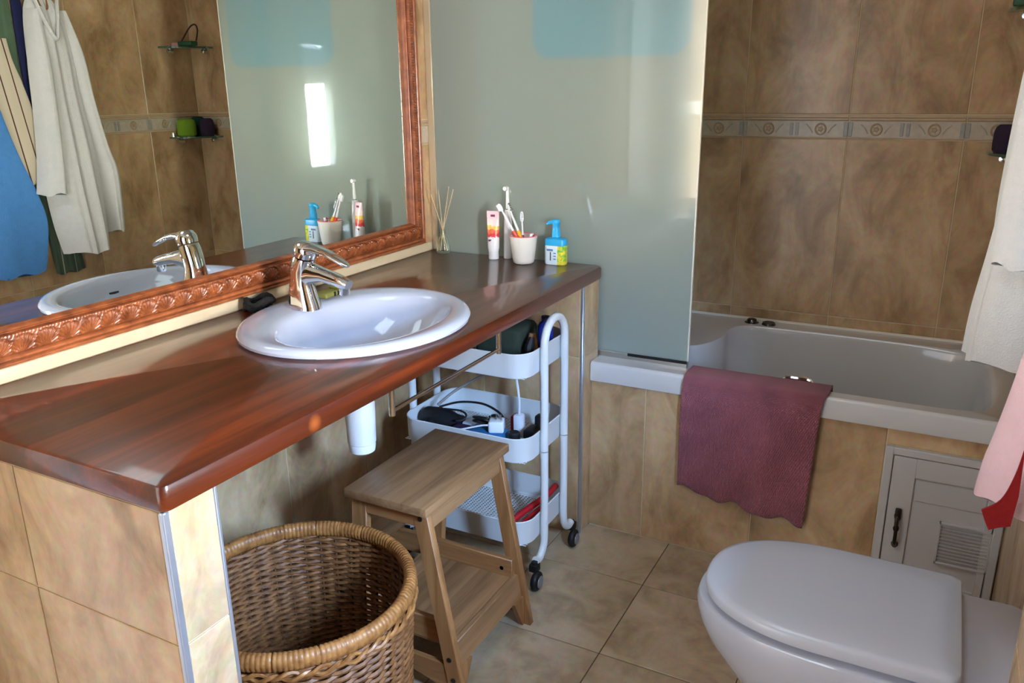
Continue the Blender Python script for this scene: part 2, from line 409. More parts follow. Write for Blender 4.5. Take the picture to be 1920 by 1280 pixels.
bm = bmesh.new(); box(bm, -0.15, 0.03, YF - 0.1, YF, 0, ZC); box(bm, 0.72, 1.95, YF - 0.1, YF, 0, ZC); box(bm, 0.03, 0.72, YF - 0.1, YF, 2.06, ZC); struct('wall_front', bm, M('front_wall_paint', (96, 84, 72), 0.9, var=0.1), 'plain darker wall behind the viewer')  # opening added so the rear fill can enter
bm = bmesh.new(); box(bm, 0.75, 1.62, YF, YF + 0.04, 0.0, 2.05, 0.004); dr = struct('door_1', bm, wood('door_wood', (52, 32, 20), (70, 44, 28), (86, 56, 36), 'z', 0.4), 'dark wooden bathroom door')
bm = bmesh.new(); tube(bm, [(0.83, YF + 0.04, 1.0), (0.83, YF + 0.08, 1.0), (0.93, YF + 0.085, 1.0)], 0.009, 8); obj('door_handle', bm, CHROME, dr)
bm = bmesh.new(); box(bm, -0.15, 1.95, YF, 3.05, ZC, ZC + 0.1); struct('ceiling', bm, PLASTER, 'plain white plaster ceiling')
bm = bmesh.new(); box(bm, 0.0, 0.03, 0.17, 0.46, 0.0, 2.30, 0.004); struct('trim_1', bm, M('white_gloss_paint', (238, 236, 230), 0.3), 'white painted upright panel beside the vanity end')
cl = thing('ceiling_fill_panel', 'flat square white panel added on the unseen ceiling for the fill light', 'lamp', (1.0, 1.05, ZC))  # added out of view to go with the overhead fill
bm = bmesh.new(); box(bm, 0.67, 1.33, 0.72, 1.38, 2.345, ZC, 0.004); obj('fill_panel_frame', bm, PVC, cl)

# ------------------------------------------------------------------ window in the side wall
wf = D.objects.new('window_1', None); COL.objects.link(wf); wf.location = (1.72, 0.785, 0.87); ORG['window_1'] = Vector(wf.location); wf['kind'] = 'structure'; wf['label'] = 'narrow white window with its shutter half down'
bm = bmesh.new()
for a in ((WY0, 0.615, WZ0, WZ1), (0.955, WY1, WZ0, WZ1), (0.615, 0.955, WZ0, 0.90), (0.615, 0.955, 1.67, WZ1)): box(bm, 1.715, 1.775, a[0], a[1], a[2], a[3], 0.003, 1)
obj('window_frame', bm, PVC, wf)
bm = bmesh.new()
for a in ((0.616, 0.700, 0.902, 1.668), (0.918, 0.954, 0.902, 1.668), (0.700, 0.918, 0.902, 0.955), (0.700, 0.918, 1.615, 1.668)): box(bm, 1.705, 1.765, a[0], a[1], a[2], a[3], 0.004, 1)
obj('window_sash', bm, PVC, wf)
mt, nt, b = new_mat('window_pane_glass'); nt.nodes.remove(b)
tr = nt.nodes.new('ShaderNodeBsdfTransparent'); gl = nt.nodes.new('ShaderNodeBsdfGlossy'); gl.inputs['Roughness'].default_value = 0.0; mx = nt.nodes.new('ShaderNodeMixShader')
mx.inputs[0].default_value = 0.05; nt.links.new(tr.outputs[0], mx.inputs[1]); nt.links.new(gl.outputs[0], mx.inputs[2]); nt.links.new(mx.outputs[0], nt.nodes['Material Output'].inputs[0])
PANE = mt
bm = bmesh.new(); box(bm, 1.735, 1.739, 0.699, 0.919, 0.954, 1.616); obj('pane', bm, PANE, wf)
for k in range(6):
    bm = bmesh.new(); z = 1.405 + 0.036 * k; box(bm, 1.782, 1.792, 0.60, 0.97, z, z + 0.0362, 0.001, 1); obj('shutter_slat', bm, M('shutter_white', (222, 226, 230), 0.5) if k == 0 else D.materials['shutter_white'], wf)
bm = bmesh.new(); box(bm, 1.692, 1.706, 0.640, 0.664, 1.19, 1.25, 0.003, 1); tube(bm, [(1.692, 0.652, 1.235), (1.672, 0.652, 1.235), (1.668, 0.650, 1.22), (1.668, 0.646, 1.13)], 0.007, 8); obj('window_handle', bm, PLASTW, wf)
bm = bmesh.new(); box(bm, 1.66, 1.7145, WY0 + 0.001, WY1 - 0.001, WZ0 + 0.001, WZ0 + 0.018, 0.003, 1); obj('window_sill', bm, PVC, wf)

# ------------------------------------------------------------------ vanity support walls and bath front
def support(y0, y1, near):
    bm = bmesh.new(); box(bm, 0.0, 0.605 - 0.003, y0 + 0.003, y1 - (0.003 if near else 0), 0, 0.813)
    w = struct('wall_support', bm, GROUT, 'tiled support wall under the near end of the counter' if near else 'tiled support wall between the trolley and the bath')
    zs = [0.004, 0.5935, 0.813]
    # outer or inner face, looking towards -y
    tile_face(w, 'back', y0, [0.0, 0.265, 0.597] if near else [0.0, 0.265, 0.597], zs)
    ya, yb = (y0 + 0.010, y1 - 0.004) if near else (y0 + 0.012, y1)
    tile_face(w, 'left', 0.605, [ya, yb] if near else [ya, yb], zs)
    bm = bmesh.new(); box(bm, 0.5965, 0.6065, y0 - 0.0012, y0 + 0.0115, 0.0, 0.813, 0.002, 1); obj('corner_trim', bm, ALU, w)
    if near:
        bm = bmesh.new(); box(bm, 0.5985, 0.6065, y1 - 0.006, y1 + 0.001, 0.0, 0.813, 0.002, 1); obj('corner_trim', bm, ALU, w)
    return w
support(0.657, 0.753, True)
support(2.138, 2.262, False)

bm = bmesh.new(); box(bm, 0.605, XR, 2.2122, 2.24, 0, 0.506); wb = struct('wall_bath', bm, GROUT, 'tiled front panel of the bath')
for u0, u1 in ((0.605, 0.783), (0.783, 1.116)): tile_face(wb, 'back', 2.21, [u0, u1], [0.003, 0.506])
tile_face(wb, 'back', 2.21, [1.116, 1.449], [0.003, 0.506])
tile_face(wb, 'back', 2.21, [1.449, XR], [0.457, 0.506])

# access door in the bath front
ad = thing('access_door', 'white louvred access door set into the tiled bath front', 'door', (1.6, 2.21, 0.03))
bm = bmesh.new()
for a in ((1.450, 1.470, 0.03, 0.456), (1.722, 1.742, 0.03, 0.456), (1.470, 1.722, 0.436, 0.456), (1.470, 1.722, 0.03, 0.05)): box(bm, a[0], a[1], 2.196, 2.2115, a[2], a[3], 0.002, 1)
obj('door_frame', bm, PVC, ad)
dl_bm = bmesh.new()
for a in ((1.4725, 1.528, 0.052, 0.4335), (1.7005, 1.7195, 0.052, 0.4335), (1.528, 1.7005, 0.378, 0.4335), (1.528, 1.7005, 0.052, 0.08)): box(dl_bm, a[0], a[1], 2.199, 2.2115, a[2], a[3], 0.0015, 1)
box(dl_bm, 1.526, 1.703, 2.206, 2.2115, 0.078, 0.380)
dleaf = obj('door_leaf', dl_bm, PVC, ad)
bm = bmesh.new(); box(bm, 1.531, 1.698, 2.2035, 2.206, 0.312, 0.374, 0.001, 1); obj('upper_panel', bm, PVC, dleaf)
bm = bmesh.new()
box(bm, 1.600, 1.722, 2.1975, 2.2065, 0.146, 0.152, 0.001, 1); box(bm, 1.600, 1.722, 2.1975, 2.2065, 0.262, 0.268, 0.001, 1)
box(bm, 1.600, 1.605, 2.1975, 2.2065, 0.146, 0.268, 0.001, 1); box(bm, 1.717, 1.722, 2.1975, 2.2065, 0.146, 0.268, 0.001, 1); box(bm, 1.603, 1.720, 2.205, 2.2065, 0.148, 0.266)
vent = obj('vent_grille', bm, PVC, ad)
for k in range(11):
    z = 0.157 + 0.0098 * k; bm = bmesh.new()
    hexa(bm, [(1.604, 2.2025, z + 0.003), (1.718, 2.2025, z + 0.003), (1.718, 2.205, z + 0.0036), (1.604, 2.205, z + 0.0036), (1.604, 2.1965, z + 0.0058), (1.718, 2.1965, z + 0.0058), (1.718, 2.205, z + 0.0064), (1.604, 2.205, z + 0.0064)])
    obj('slat', bm, PVC, vent, smooth=False)
bm = bmesh.new()
lathe(bm, [(0.001, -0.012), (0.007, -0.010), (0.009, -0.004), (0.009, 0.0)], (1.500, 2.199, 0.262), 12, 'y'); lathe(bm, [(0.001, -0.012), (0.007, -0.010), (0.009, -0.004), (0.009, 0.0)], (1.502, 2.199, 0.178), 12, 'y')
tube(bm, smooth_path([(1.500, 2.190, 0.262), (1.500, 2.176, 0.245), (1.501, 2.174, 0.22), (1.501, 2.176, 0.195), (1.502, 2.190, 0.178)], 4), [0.006 - 0.0012 * math.sin(PI * i / 16) for i in range(17)], 8)
lathe(bm, [(0.0065, -0.006), (0.008, 0), (0.0065, 0.006)], (1.5005, 2.1745, 0.236), 10, 'z'); box(bm, 1.4925, 1.5085, 2.186, 2.1995, 0.254, 0.286, 0.004, 2)
obj('door_pull', bm, BRONZE, ad, label='dark bronze door pull')

# ------------------------------------------------------------------ bath tub
def resample(pts, n):
    P = [Vector((p[0], p[1], 0)) for p in pts]; Ls = [(P[(i + 1) % len(P)] - P[i]).length for i in range(len(P))]; tot = sum(Ls); out = []; i = 0; acc = 0
    for k in range(n):
        t = tot * k / n
        while acc + Ls[i] < t: acc += Ls[i]; i += 1
        out.append(P[i].lerp(P[(i + 1) % len(P)], (t - acc) / Ls[i]))
    return out
tubthing = thing('bathtub', 'white built-in bathtub with a broad moulded rim', 'bathtub', (0.9, 2.55, 0.16))
open_poly = smooth_path([(0.25, 2.33, 0), (0.45, 2.312, 0), (0.80, 2.31, 0), (0.90, 2.255, 0), (1.0, 2.245, 0), (1.35, 2.247, 0), (1.60, 2.25, 0), (1.68, 2.30, 0), (1.70, 2.5, 0), (1.68, 2.74, 0), (1.58, 2.80, 0), (1.35, 2.818, 0), (1.05, 2.815, 0), (0.94, 2.80, 0), (0.905, 2.74, 0), (0.90, 2.62, 0), (0.865, 2.52, 0), (0.79, 2.48, 0), (0.5, 2.475, 0), (0.27, 2.45, 0), (0.22, 2.39, 0)], 6, True)
inner = resample([(p.x, p.y) for p in open_poly], 130)
bm = bmesh.new(); ZT = 0.566
def ringz(f, z, off=0.0):
    c = Vector((0.98, 2.52, 0)); return [Vector((c.x + (p.x - c.x) * f, c.y + (p.y - c.y) * (f if f > 0.9 else f * 0.98), z)) for p in inner]
rings = [ringz(1.0, ZT), ringz(0.988, ZT - 0.004), ringz(0.978, ZT - 0.015), ringz(0.965, ZT - 0.06), ringz(0.94, 0.40), ringz(0.90, 0.27), ringz(0.84, 0.20), ringz(0.74, 0.175), ringz(0.4, 0.168)]
R = loft(bm, rings, False, True)
out = [bm.verts.new((x, y, ZT)) for x, y in [(0.003, 2.268), (0.607, 2.268), (0.607, 2.206), (1.2, 2.206), (XR - 0.001, 2.206), (XR - 0.001, 2.55), (XR - 0.001, YB - 0.001), (0.9, YB - 0.001), (0.003, YB - 0.001), (0.003, 2.55)]]
es = [bm.edges.new((out[i], out[(i + 1) % len(out)])) for i in range(len(out))]
ie = [bm.edges.get((R[0][j], R[0][(j + 1) % 130])) for j in range(130)]
bmesh.ops.triangle_fill(bm, edges=es + ie, use_beauty=True)
obj('tub_shell', bm, ACRYL, tubthing)
prof = [(2.206, 0.566), (2.2025, 0.5645), (2.199, 0.561), (2.1975, 0.556), (2.196, 0.512), (2.1975, 0.506), (2.201, 0.5045), (2.2115, 0.5045), (2.2115, 0.560)]
bm = bmesh.new(); loft(bm, [[Vector((x, y, z)) for y, z in prof] for x in (0.607, XR - 0.001)]); obj('front_lip', bm, ACRYL, tubthing)
bm = bmesh.new(); tube(bm, [(0.003, YB - 0.0065, 0.569), (XR, YB - 0.0065, 0.569)], 0.005, 6); obj('sealant_bead', bm, M('white_silicone', (228, 220, 206), 0.5), tubthing)
for x, y in ((0.952, 2.852), (1.012, 2.846)):
    bm = bmesh.new(); lathe(bm, [(0.0, 0.014), (0.012, 0.014), (0.016, 0.011), (0.018, 0.003), (0.024, 0.0015), (0.025, 0)] if y > 2.85 else [(0.0, 0.007), (0.015, 0.007), (0.017, 0.009), (0.021, 0.008), (0.024, 0)], (x, y, 0.566), 20); obj('jet_knob', bm, M('dark_chrome', (96, 96, 92), 0.2, 1.0) if x < 1 else D.materials['dark_chrome'], tubthing)
bm = bmesh.new(); tube(bm, smooth_path([(1.16, 2.262, 0.545), (1.163, 2.275, 0.563), (1.175, 2.282, 0.578), (1.205, 2.282, 0.580), (1.232, 2.282, 0.578), (1.244, 2.275, 0.563), (1.247, 2.262, 0.545)], 4), 0.007, 8); obj('grab_handle', bm, CHROME, tubthing)

# ------------------------------------------------------------------ frosted bath screen
mt, nt, b = new_mat('frosted_green_glass'); nt.nodes.remove(b); N = nt.nodes.new; L = nt.links
df = N('ShaderNodeBsdfDiffuse'); df.inputs['Color'].default_value = lin((214, 228, 218))
tl = N('ShaderNodeBsdfTranslucent'); tl.inputs['Color'].default_value = lin((214, 232, 222))
rf = N('ShaderNodeBsdfRefraction'); rf.inputs['Color'].default_value = lin((222, 238, 230)); rf.inputs['Roughness'].default_value = 0.33; rf.inputs['IOR'].default_value = 1.3
# soft-edged teal printed field in the upper part of the glass (rounded rectangle)
tc = N('ShaderNodeTexCoord')
def vm(op, a_, b_=None):
    v = N('ShaderNodeVectorMath'); v.operation = op; L.new(a_, v.inputs[0])
    if b_ is not None: v.inputs[1].default_value = b_
    return v
v1 = vm('SUBTRACT', tc.outputs['Object'], (0.172, 0, 1.145)); v1b = vm('MULTIPLY', v1.outputs[0], (1, 0, 1)); v2 = vm('ABSOLUTE', v1b.outputs[0]); v3 = vm('SUBTRACT', v2.outputs[0], (0.180, 0.0, 0.205)); v4 = vm('MAXIMUM', v3.outputs[0], (0, 0, 0)); v5 = vm('LENGTH', v4.outputs[0])
mk = N('ShaderNodeMapRange'); mk.interpolation_type = 'SMOOTHSTEP'; mk.inputs['From Min'].default_value = 0.046; mk.inputs['From Max'].default_value = 0.066; mk.inputs['To Min'].default_value = 1.0; mk.inputs['To Max'].default_value = 0.0; L.new(v5.outputs['Value'], mk.inputs['Value'])
cm = N('ShaderNodeMix'); cm.data_type = 'RGBA'; cm.inputs['A'].default_value = lin((214, 228, 218)); cm.inputs['B'].default_value = lin((180, 226, 234)); L.new(mk.outputs[0], cm.inputs['Factor'])
for k in (df, tl): L.new(cm.outputs['Result'], k.inputs['Color'])
m1 = N('ShaderNodeMixShader'); m1.inputs[0].default_value = 0.42; L.new(df.outputs[0], m1.inputs[1]); L.new(tl.outputs[0], m1.inputs[2])
m2 = N('ShaderNodeMixShader'); m2.inputs[0].default_value = 0.36; L.new(m1.outputs[0], m2.inputs[1]); L.new(rf.outputs[0], m2.inputs[2])
gl = N('ShaderNodeBsdfGlossy'); gl.inputs['Roughness'].default_value = 0.025; fr = N('ShaderNodeFresnel'); fr.inputs['IOR'].default_value = 1.75
m3 = N('ShaderNodeMixShader'); L.new(fr.outputs[0], m3.inputs[0]); L.new(m2.outputs[0], m3.inputs[1]); L.new(gl.outputs[0], m3.inputs[2]); L.new(m3.outputs[0], nt.nodes['Material Output'].inputs[0])
FROST = mt
sc = thing('bath_screen', 'frosted green glass bath screen standing on the bath rim', 'screen', (0.44, 2.278, 0.566))
bm = bmesh.new(); box(bm, 0.012, 0.886, 2.274, 2.282, 0.583, 2.02, 0.0012, 1); obj('glass_panel', bm, FROST, sc)
bm = bmesh.new(); box(bm, 0.001, 0.886, 2.2685, 2.2725, 0.566, 0.584, 0.0008, 1); box(bm, 0.001, 0.886, 2.2835, 2.2875, 0.566, 0.584, 0.0008, 1); box(bm, 0.001, 0.886, 2.2725, 2.2835, 0.566, 0.582); obj('bottom_rail', bm, STEEL, sc)
bm = bmesh.new(); box(bm, 0.70, 0.886, 2.2672, 2.2684, 0.577, 0.586); obj('drip_seal', bm, RUBBER, sc)
bm = bmesh.new(); box(bm, 0.001, 0.024, 2.2665, 2.2725, 0.856, 2.02, 0.001, 1); box(bm, 0.001, 0.024, 2.2725, 2.2875, 2.0, 2.02); obj('wall_channel', bm, M('beige_channel', (200, 186, 160), 0.25, 0.3), sc)
bm = bmesh.new(); box(bm, 0.884, 0.8885, 2.2735, 2.2825, 0.583, 2.02, 0.001, 1); obj('edge_strip', bm, M('pale_edge', (226, 224, 208), 0.3), sc)

# ------------------------------------------------------------------ counter
bm = bmesh.new()
ZB, ZK = 0.813, 0.855; hole = [(0.35 + 0.205 * math.cos(2 * PI * j / 64), 1.427 + 0.245 * math.sin(2 * PI * j / 64)) for j in range(64)]
outl = rrect(0.0, 0.613, 0.655, 2.264, 0.012, 4)
def inset(pts, d): 
    cx, cy = 0.3065, 1.4595; return [(x - d * (1 if x > cx else -1), y - d * (1 if y > cy else -1)) for x, y in pts]
rg = []
for d, z in ((0.007, ZB), (0.002, ZB + 0.002), (0.0, ZB + 0.007), (0.0, ZK - 0.009), (0.0025, ZK - 0.003), (0.008, ZK)):
    rg.append([Vector((x, y, z)) for x, y in inset(outl, d)])
R = loft(bm, rg, False, False)
H0 = [bm.verts.new((x, y, ZB)) for x, y in hole]; H1 = [bm.verts.new((x, y, ZK)) for x, y in hole]
for j in range(64): bm.faces.new((H0[j], H0[(j + 1) % 64], H1[(j + 1) % 64], H1[j]))
for rr, hh in ((R[0], H0), (R[-1], H1)):
    n = len(rr); e1 = [bm.edges.get((rr[i], rr[(i + 1) % n])) for i in range(n)]; e2 = [bm.edges.get((hh[i], hh[(i + 1) % 64])) for i in range(64)]
    bmesh.ops.triangle_fill(bm, edges=e1 + e2, use_beauty=True)
ct = obj('vanity_counter', bm, MAHOG, None, angle=35); tag(ct, 'long varnished dark mahogany vanity counter under the mirror', 'counter')

# ------------------------------------------------------------------ basin
bs = thing('washbasin', 'white oval drop-in washbasin set in the wooden counter', 'basin', (0.344, 1.427, 0.855))
def ell(cx, cy, a, b, z, n=72): return [Vector((cx + a * math.cos(2 * PI * j / n), cy + b * math.sin(2 * PI * j / n), z)) for j in range(n)]
bm = bmesh.new()
loft(bm, [ell(0.344, 1.427, 0.240, 0.274, 0.8555), ell(0.344, 1.427, 0.249, 0.283, 0.860), ell(0.344, 1.427, 0.250, 0.284, 0.866), ell(0.344, 1.427, 0.245, 0.279, 0.874), ell(0.344, 1.427, 0.235, 0.269, 0.8775),
          ell(0.350, 1.428, 0.215, 0.258, 0.876), ell(0.362, 1.430, 0.185, 0.246, 0.8735), ell(0.366, 1.431, 0.172, 0.240, 0.871), ell(0.367, 1.431, 0.164, 0.232, 0.863), ell(0.367, 1.431, 0.157, 0.224, 0.845), ell(0.366, 1.431, 0.142, 0.205, 0.815),
          ell(0.362, 1.431, 0.115, 0.168, 0.775), ell(0.358, 1.431, 0.075, 0.11, 0.745), ell(0.355, 1.431, 0.03, 0.035, 0.735), ell(0.355, 1.431, 0.022, 0.022, 0.728)], False, True)
obj('bowl', bm, CERAMIC, bs)
bm = bmesh.new(); lathe(bm, [(0.0, 0.005), (0.018, 0.004), (0.024, 0.0015), (0.026, 0)], (0.355, 1.431, 0.7345), 20); obj('drain', bm, CHROME, bs)
bm = bmesh.new(); hexa(bm, [(0.517, 1.415, 0.828), (0.523, 1.415, 0.828), (0.523, 1.447, 0.828), (0.517, 1.447, 0.828), (0.519, 1.415, 0.840), (0.527, 1.415, 0.840), (0.527, 1.447, 0.840), (0.519, 1.447, 0.840)], 0.0015); obj('overflow_slot', bm, DARK, bs)
# trap
tp = thing('bottle_trap', 'white plastic bottle trap hanging under the basin', 'trap', (0.32, 1.44, 0.52))
bm = bmesh.new(); lathe(bm, [(0.0, 0.52), (0.022, 0.521), (0.031, 0.527), (0.033, 0.54), (0.0325, 0.548), (0.0345, 0.55), (0.036, 0.60), (0.037, 0.65), (0.034, 0.66), (0.02, 0.665), (0.018, 0.67), (0.018, 0.7265)], (0.32, 1.44, 0), 28); obj('trap_body', bm, PLASTW, tp)
bm = bmesh.new(); tube(bm, [(0.29, 1.44, 0.63), (0.15, 1.44, 0.63), (0.0, 1.44, 0.63)], 0.016, 12); obj('waste_pipe', bm, PLASTW, tp)

# ------------------------------------------------------------------ tap
fc = thing('basin_tap', 'chrome single-lever tap on the back of the oval basin', 'tap', (0.183, 1.43, 0.874))
def esweep(bm, spec, n=20):
    """spec: (centre, half size along y, half size in the path plane, tilt angle of the ring about y)"""
    rings = []
    for c, ry, rp, a in spec:
        c = Vector(c); u = Vector((math.cos(a), 0, math.sin(a))); v = Vector((0, 1, 0))
        rings.append([c + u * rp * math.copysign(abs(math.cos(2 * PI * j / n)) ** 0.85, math.cos(2 * PI * j / n)) + v * ry * math.copysign(abs(math.sin(2 * PI * j / n)) ** 0.85, math.sin(2 * PI * j / n)) for j in range(n)])
    loft(bm, rings, True, True)
bm = bmesh.new()
esweep(bm, [((0.187, 1.43, 0.8735), 0.031, 0.042, 0), ((0.186, 1.43, 0.885), 0.030, 0.041, 0), ((0.184, 1.43, 0.910), 0.027, 0.035, -0.05), ((0.183, 1.43, 0.940), 0.024, 0.028, -0.12), ((0.187, 1.43, 0.965), 0.0245, 0.0275, -0.2), ((0.192, 1.43, 0.985), 0.025, 0.0265, -0.25), ((0.196, 1.43, 0.996), 0.0235, 0.025, -0.28)])
esweep(bm, [((0.185, 1.43, 0.952), 0.022, 0.034, PI / 2), ((0.215, 1.43, 0.960), 0.021, 0.025, PI / 2 - 0.1), ((0.250, 1.43, 0.959), 0.0185, 0.0165, PI / 2 - 0.12), ((0.285, 1.43, 0.952), 0.0175, 0.0145, PI / 2 - 0.2), ((0.312, 1.43, 0.945), 0.0165, 0.0135, PI / 2 - 0.25), ((0.323, 1.43, 0.942), 0.014, 0.011, PI / 2 - 0.25)])
obj('tap_body', bm, CHROME, fc)
bm = bmesh.new(); lathe(bm, [(0.0, 0.918), (0.011, 0.918), (0.0125, 0.921), (0.0125, 0.938)], (0.309, 1.43, 0), 16); obj('aerator', bm, CHROME, fc)
bm = bmesh.new()
esweep(bm, [((0.197, 1.43, 0.999), 0.024, 0.0255, -0.28), ((0.200, 1.43, 1.008), 0.0255, 0.0275, -0.28), ((0.203, 1.43, 1.018), 0.025, 0.027, -0.28), ((0.207, 1.43, 1.028), 0.020, 0.022, -0.28), ((0.209, 1.43, 1.033), 0.010, 0.012, -0.28)])
esweep(bm, [((0.205, 1.43, 1.018), 0.023, 0.011, PI / 2), ((0.235, 1.43, 1.019), 0.019, 0.0085, PI / 2 - 0.12), ((0.265, 1.43, 1.012), 0.017, 0.0065, PI / 2 - 0.3), ((0.295, 1.43, 1.000), 0.0155, 0.0055, PI / 2 - 0.4), ((0.318, 1.43, 0.989), 0.012, 0.0045, PI / 2 - 0.45), ((0.325, 1.43, 0.986), 0.006, 0.0035, PI / 2 - 0.45)])
obj('lever', bm, CHROME, fc)

# small things behind the basin
SOAP = M('olive_soap', (128, 126, 62), 0.55, var=0.25, vscale=40)
sp = thing('soap_bar', 'olive green soap bar on the basin edge behind the tap', 'soap', (0.180, 1.545, 0.877))
bm = bmesh.new(); box(bm, 0.150, 0.192, 1.50, 1.60, 0.8775, 0.892, 0.006, 3); obj('soap_block', bm, SOAP, sp)
bm = bmesh.new(); box(bm, 0.156, 0.192, 1.548, 1.606, 0.8922, 0.905, 0.005, 3); obj('soap_piece', bm, SOAP, sp)
for k in range(4):
    bm = bmesh.new(); box(bm, 0.1915, 0.1935, 1.530 + 0.013 * k, 1.535 + 0.013 * k, 0.880, 0.891); obj('groove', bm, DARK, sp)
bm = bmesh.new()
for q in range(3):
    pts = [(0.040 + (0.020 + 0.004 * q) * math.cos(2 * PI * j / 20) + 0.004 * q, 1.415 + (0.030 + 0.003 * q) * math.sin(2 * PI * j / 20) + 0.004 * q, 0.863 + 0.008 * q + 0.006 * math.sin(3 * 2 * PI * j / 20 + q)) for j in range(20)]
    tube(bm, pts, 0.0065, 6, True)
hb = obj('hair_tie', bm, M('black_fabric', (20, 18, 16), 0.8, bump=0.5, bscale=300)); tag(hb, 'crumpled black hair tie between the basin and the wall', 'hair tie')

# ------------------------------------------------------------------ carved mirror
MF = None
mt, nt, b = new_mat('carved_mahogany_frame'); N = nt.nodes.new; L = nt.links
tc = N('ShaderNodeTexCoord'); nz = N('ShaderNodeTexNoise'); nz.inputs['Scale'].default_value = 40; nz.inputs['Detail'].default_value = 6; L.new(tc.outputs['Object'], nz.inputs['Vector'])
rp = N('ShaderNodeValToRGB'); rp.color_ramp.elements[0].position = 0.3; rp.color_ramp.elements[0].color = lin((116, 60, 32)); rp.color_ramp.elements[1].position = 0.7; rp.color_ramp.elements[1].color = lin((172, 98, 56)); L.new(nz.outputs['Fac'], rp.inputs['Fac'])
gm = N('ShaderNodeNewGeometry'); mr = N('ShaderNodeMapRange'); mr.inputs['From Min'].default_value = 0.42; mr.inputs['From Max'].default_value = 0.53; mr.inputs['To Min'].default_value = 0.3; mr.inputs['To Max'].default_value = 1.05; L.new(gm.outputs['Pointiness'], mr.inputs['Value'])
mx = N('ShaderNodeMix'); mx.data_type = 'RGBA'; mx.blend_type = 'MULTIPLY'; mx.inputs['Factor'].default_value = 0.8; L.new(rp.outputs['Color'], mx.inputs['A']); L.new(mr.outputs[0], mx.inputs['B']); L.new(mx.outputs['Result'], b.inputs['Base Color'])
b.inputs['Roughness'].default_value = 0.33; b.inputs['Coat Weight'].default_value = 0.3; b.inputs['Coat Roughness'].default_value = 0.2
FRAMEM = mt
MY0, MY1, MZ0, MZ1, FW = 0.665, 2.216, 0.884, 1.90, 0.078
mir = thing('wall_mirror', 'large wall mirror in a carved reddish brown wooden frame', 'mirror', (0.0, 1.44, 0.884))
def frame_h(u, s):
    """height of the frame above the wall; u 0 outer .. FW inner, s along the rail"""
    if u < 0.002: return 0.010 * u / 0.002
    if u < 0.010: return 0.010 + 0.003 * math.sin((u - 0.002) / 0.008 * PI)
    if u < 0.0115: return 0.009
    if u < 0.021: return 0.013 + 0.004 * math.sin((u - 0.0115) / 0.0095 * PI)
    if u < 0.0225: return 0.012
    if u < 0.066:
        v = (u - 0.0225) / 0.0435
        base = 0.013 + 0.013 * math.sin(min(1, v * 1.05) * PI * 0.62)
        p = 0.046; t = (s / p) % 1.0 - 0.5
        # shell shaped leaf: fan of ribs standing on the outer side under a round arch
        dx, dy = t * 1.15, v * 0.95 + 0.02
        r = math.hypot(dx, dy); a = math.atan2(dx, dy)
        h = 0.0
        if r < 0.80: h = 0.0016 * math.cos(a * 22) * min(1, r * 2.2) + 0.0018 * (0.8 - r)
        elif r < 0.88: h = -0.0032
        else: h = 0.0018 + 0.0010 * math.cos(t * 46) * math.cos(v * 24)
        if v < 0.05 or v > 0.97: h = -0.002
        return base + h
    if u < 0.069: return 0.015
    if u < 0.0735: return 0.017 + 0.002 * math.sin((u - 0.069) / 0.0045 * PI)
    return 0.012 - 0.008 * (u - 0.0735) / (FW - 0.0735)
US = [0, 0.002, 0.004, 0.006, 0.008, 0.010, 0.0107, 0.0117, 0.014, 0.0165, 0.019, 0.0208, 0.0217, 0.0226] + [0.0226 + 0.0434 * k / 22 for k in range(1, 22)] + [0.066, 0.0668, 0.068, 0.0692, 0.0712, 0.0732, 0.0745, FW]
def rail(kind):
    bm = bmesh.new(); lo, hi = {'b': (MY0, MY1), 't': (MY0, MY1), 'r': (MZ0, MZ1), 'l': (MZ0, MZ1)}[kind]
    coarse = kind in 'tl'; n = int((hi - lo) / (0.006 if coarse else 0.0018)); rows = []
    for i in range(n + 1):
        row = []
        for u in US:
            s0 = lo + u; s1 = hi - u; s = s0 + (s1 - s0) * i / n; h = frame_h(u, s)
            if kind == 'b': p = (h, s, MZ0 + u)
            elif kind == 't': p = (h, s, MZ1 - u)
            elif kind == 'r': p = (h, MY1 - u, s)
            else: p = (h, MY0 + u, s)
            row.append(Vector(p))
        rows.append(row)
    loft(bm, rows, False, False, closed=False)
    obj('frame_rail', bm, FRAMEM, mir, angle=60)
for k in 'brtl': rail(k)
bm = bmesh.new(); box(bm, 0.001, 0.0045, MY0 + 0.068, MY1 - 0.068, MZ0 + 0.068, MZ1 - 0.068); obj('mirror_glass', bm, MIRROR, mir, smooth=False)

# ------------------------------------------------------------------ toiletries on the counter
ZT0 = 0.8552
rd = thing('reed_diffuser', 'small clear glass reed diffuser in the corner by the screen', 'diffuser', (0.066, 2.232, ZT0))
mt, nt, b = new_mat('clear_glass'); b.inputs['Transmission Weight'].default_value = 1.0; b.inputs['Roughness'].default_value = 0.02; b.inputs['IOR'].default_value = 1.35; b.inputs['Base Color'].default_value = (0.95, 1, 0.97, 1)
CLEAR = mt
bm = bmesh.new(); lathe(bm, [(0.0, 0.001), (0.022, 0.001), (0.0235, 0.004), (0.022, 0.02), (0.017, 0.042), (0.010, 0.058), (0.0085, 0.066), (0.0095, 0.075), (0.008, 0.0755), (0.0068, 0.066), (0.0085, 0.056), (0.015, 0.040), (0.0195, 0.018), (0.02, 0.006), (0.0, 0.005)], (0.066, 2.232, ZT0), 24); obj('bottle', bm, CLEAR, rd)
REED = M('reed_sticks', (214, 190, 148), 0.7)
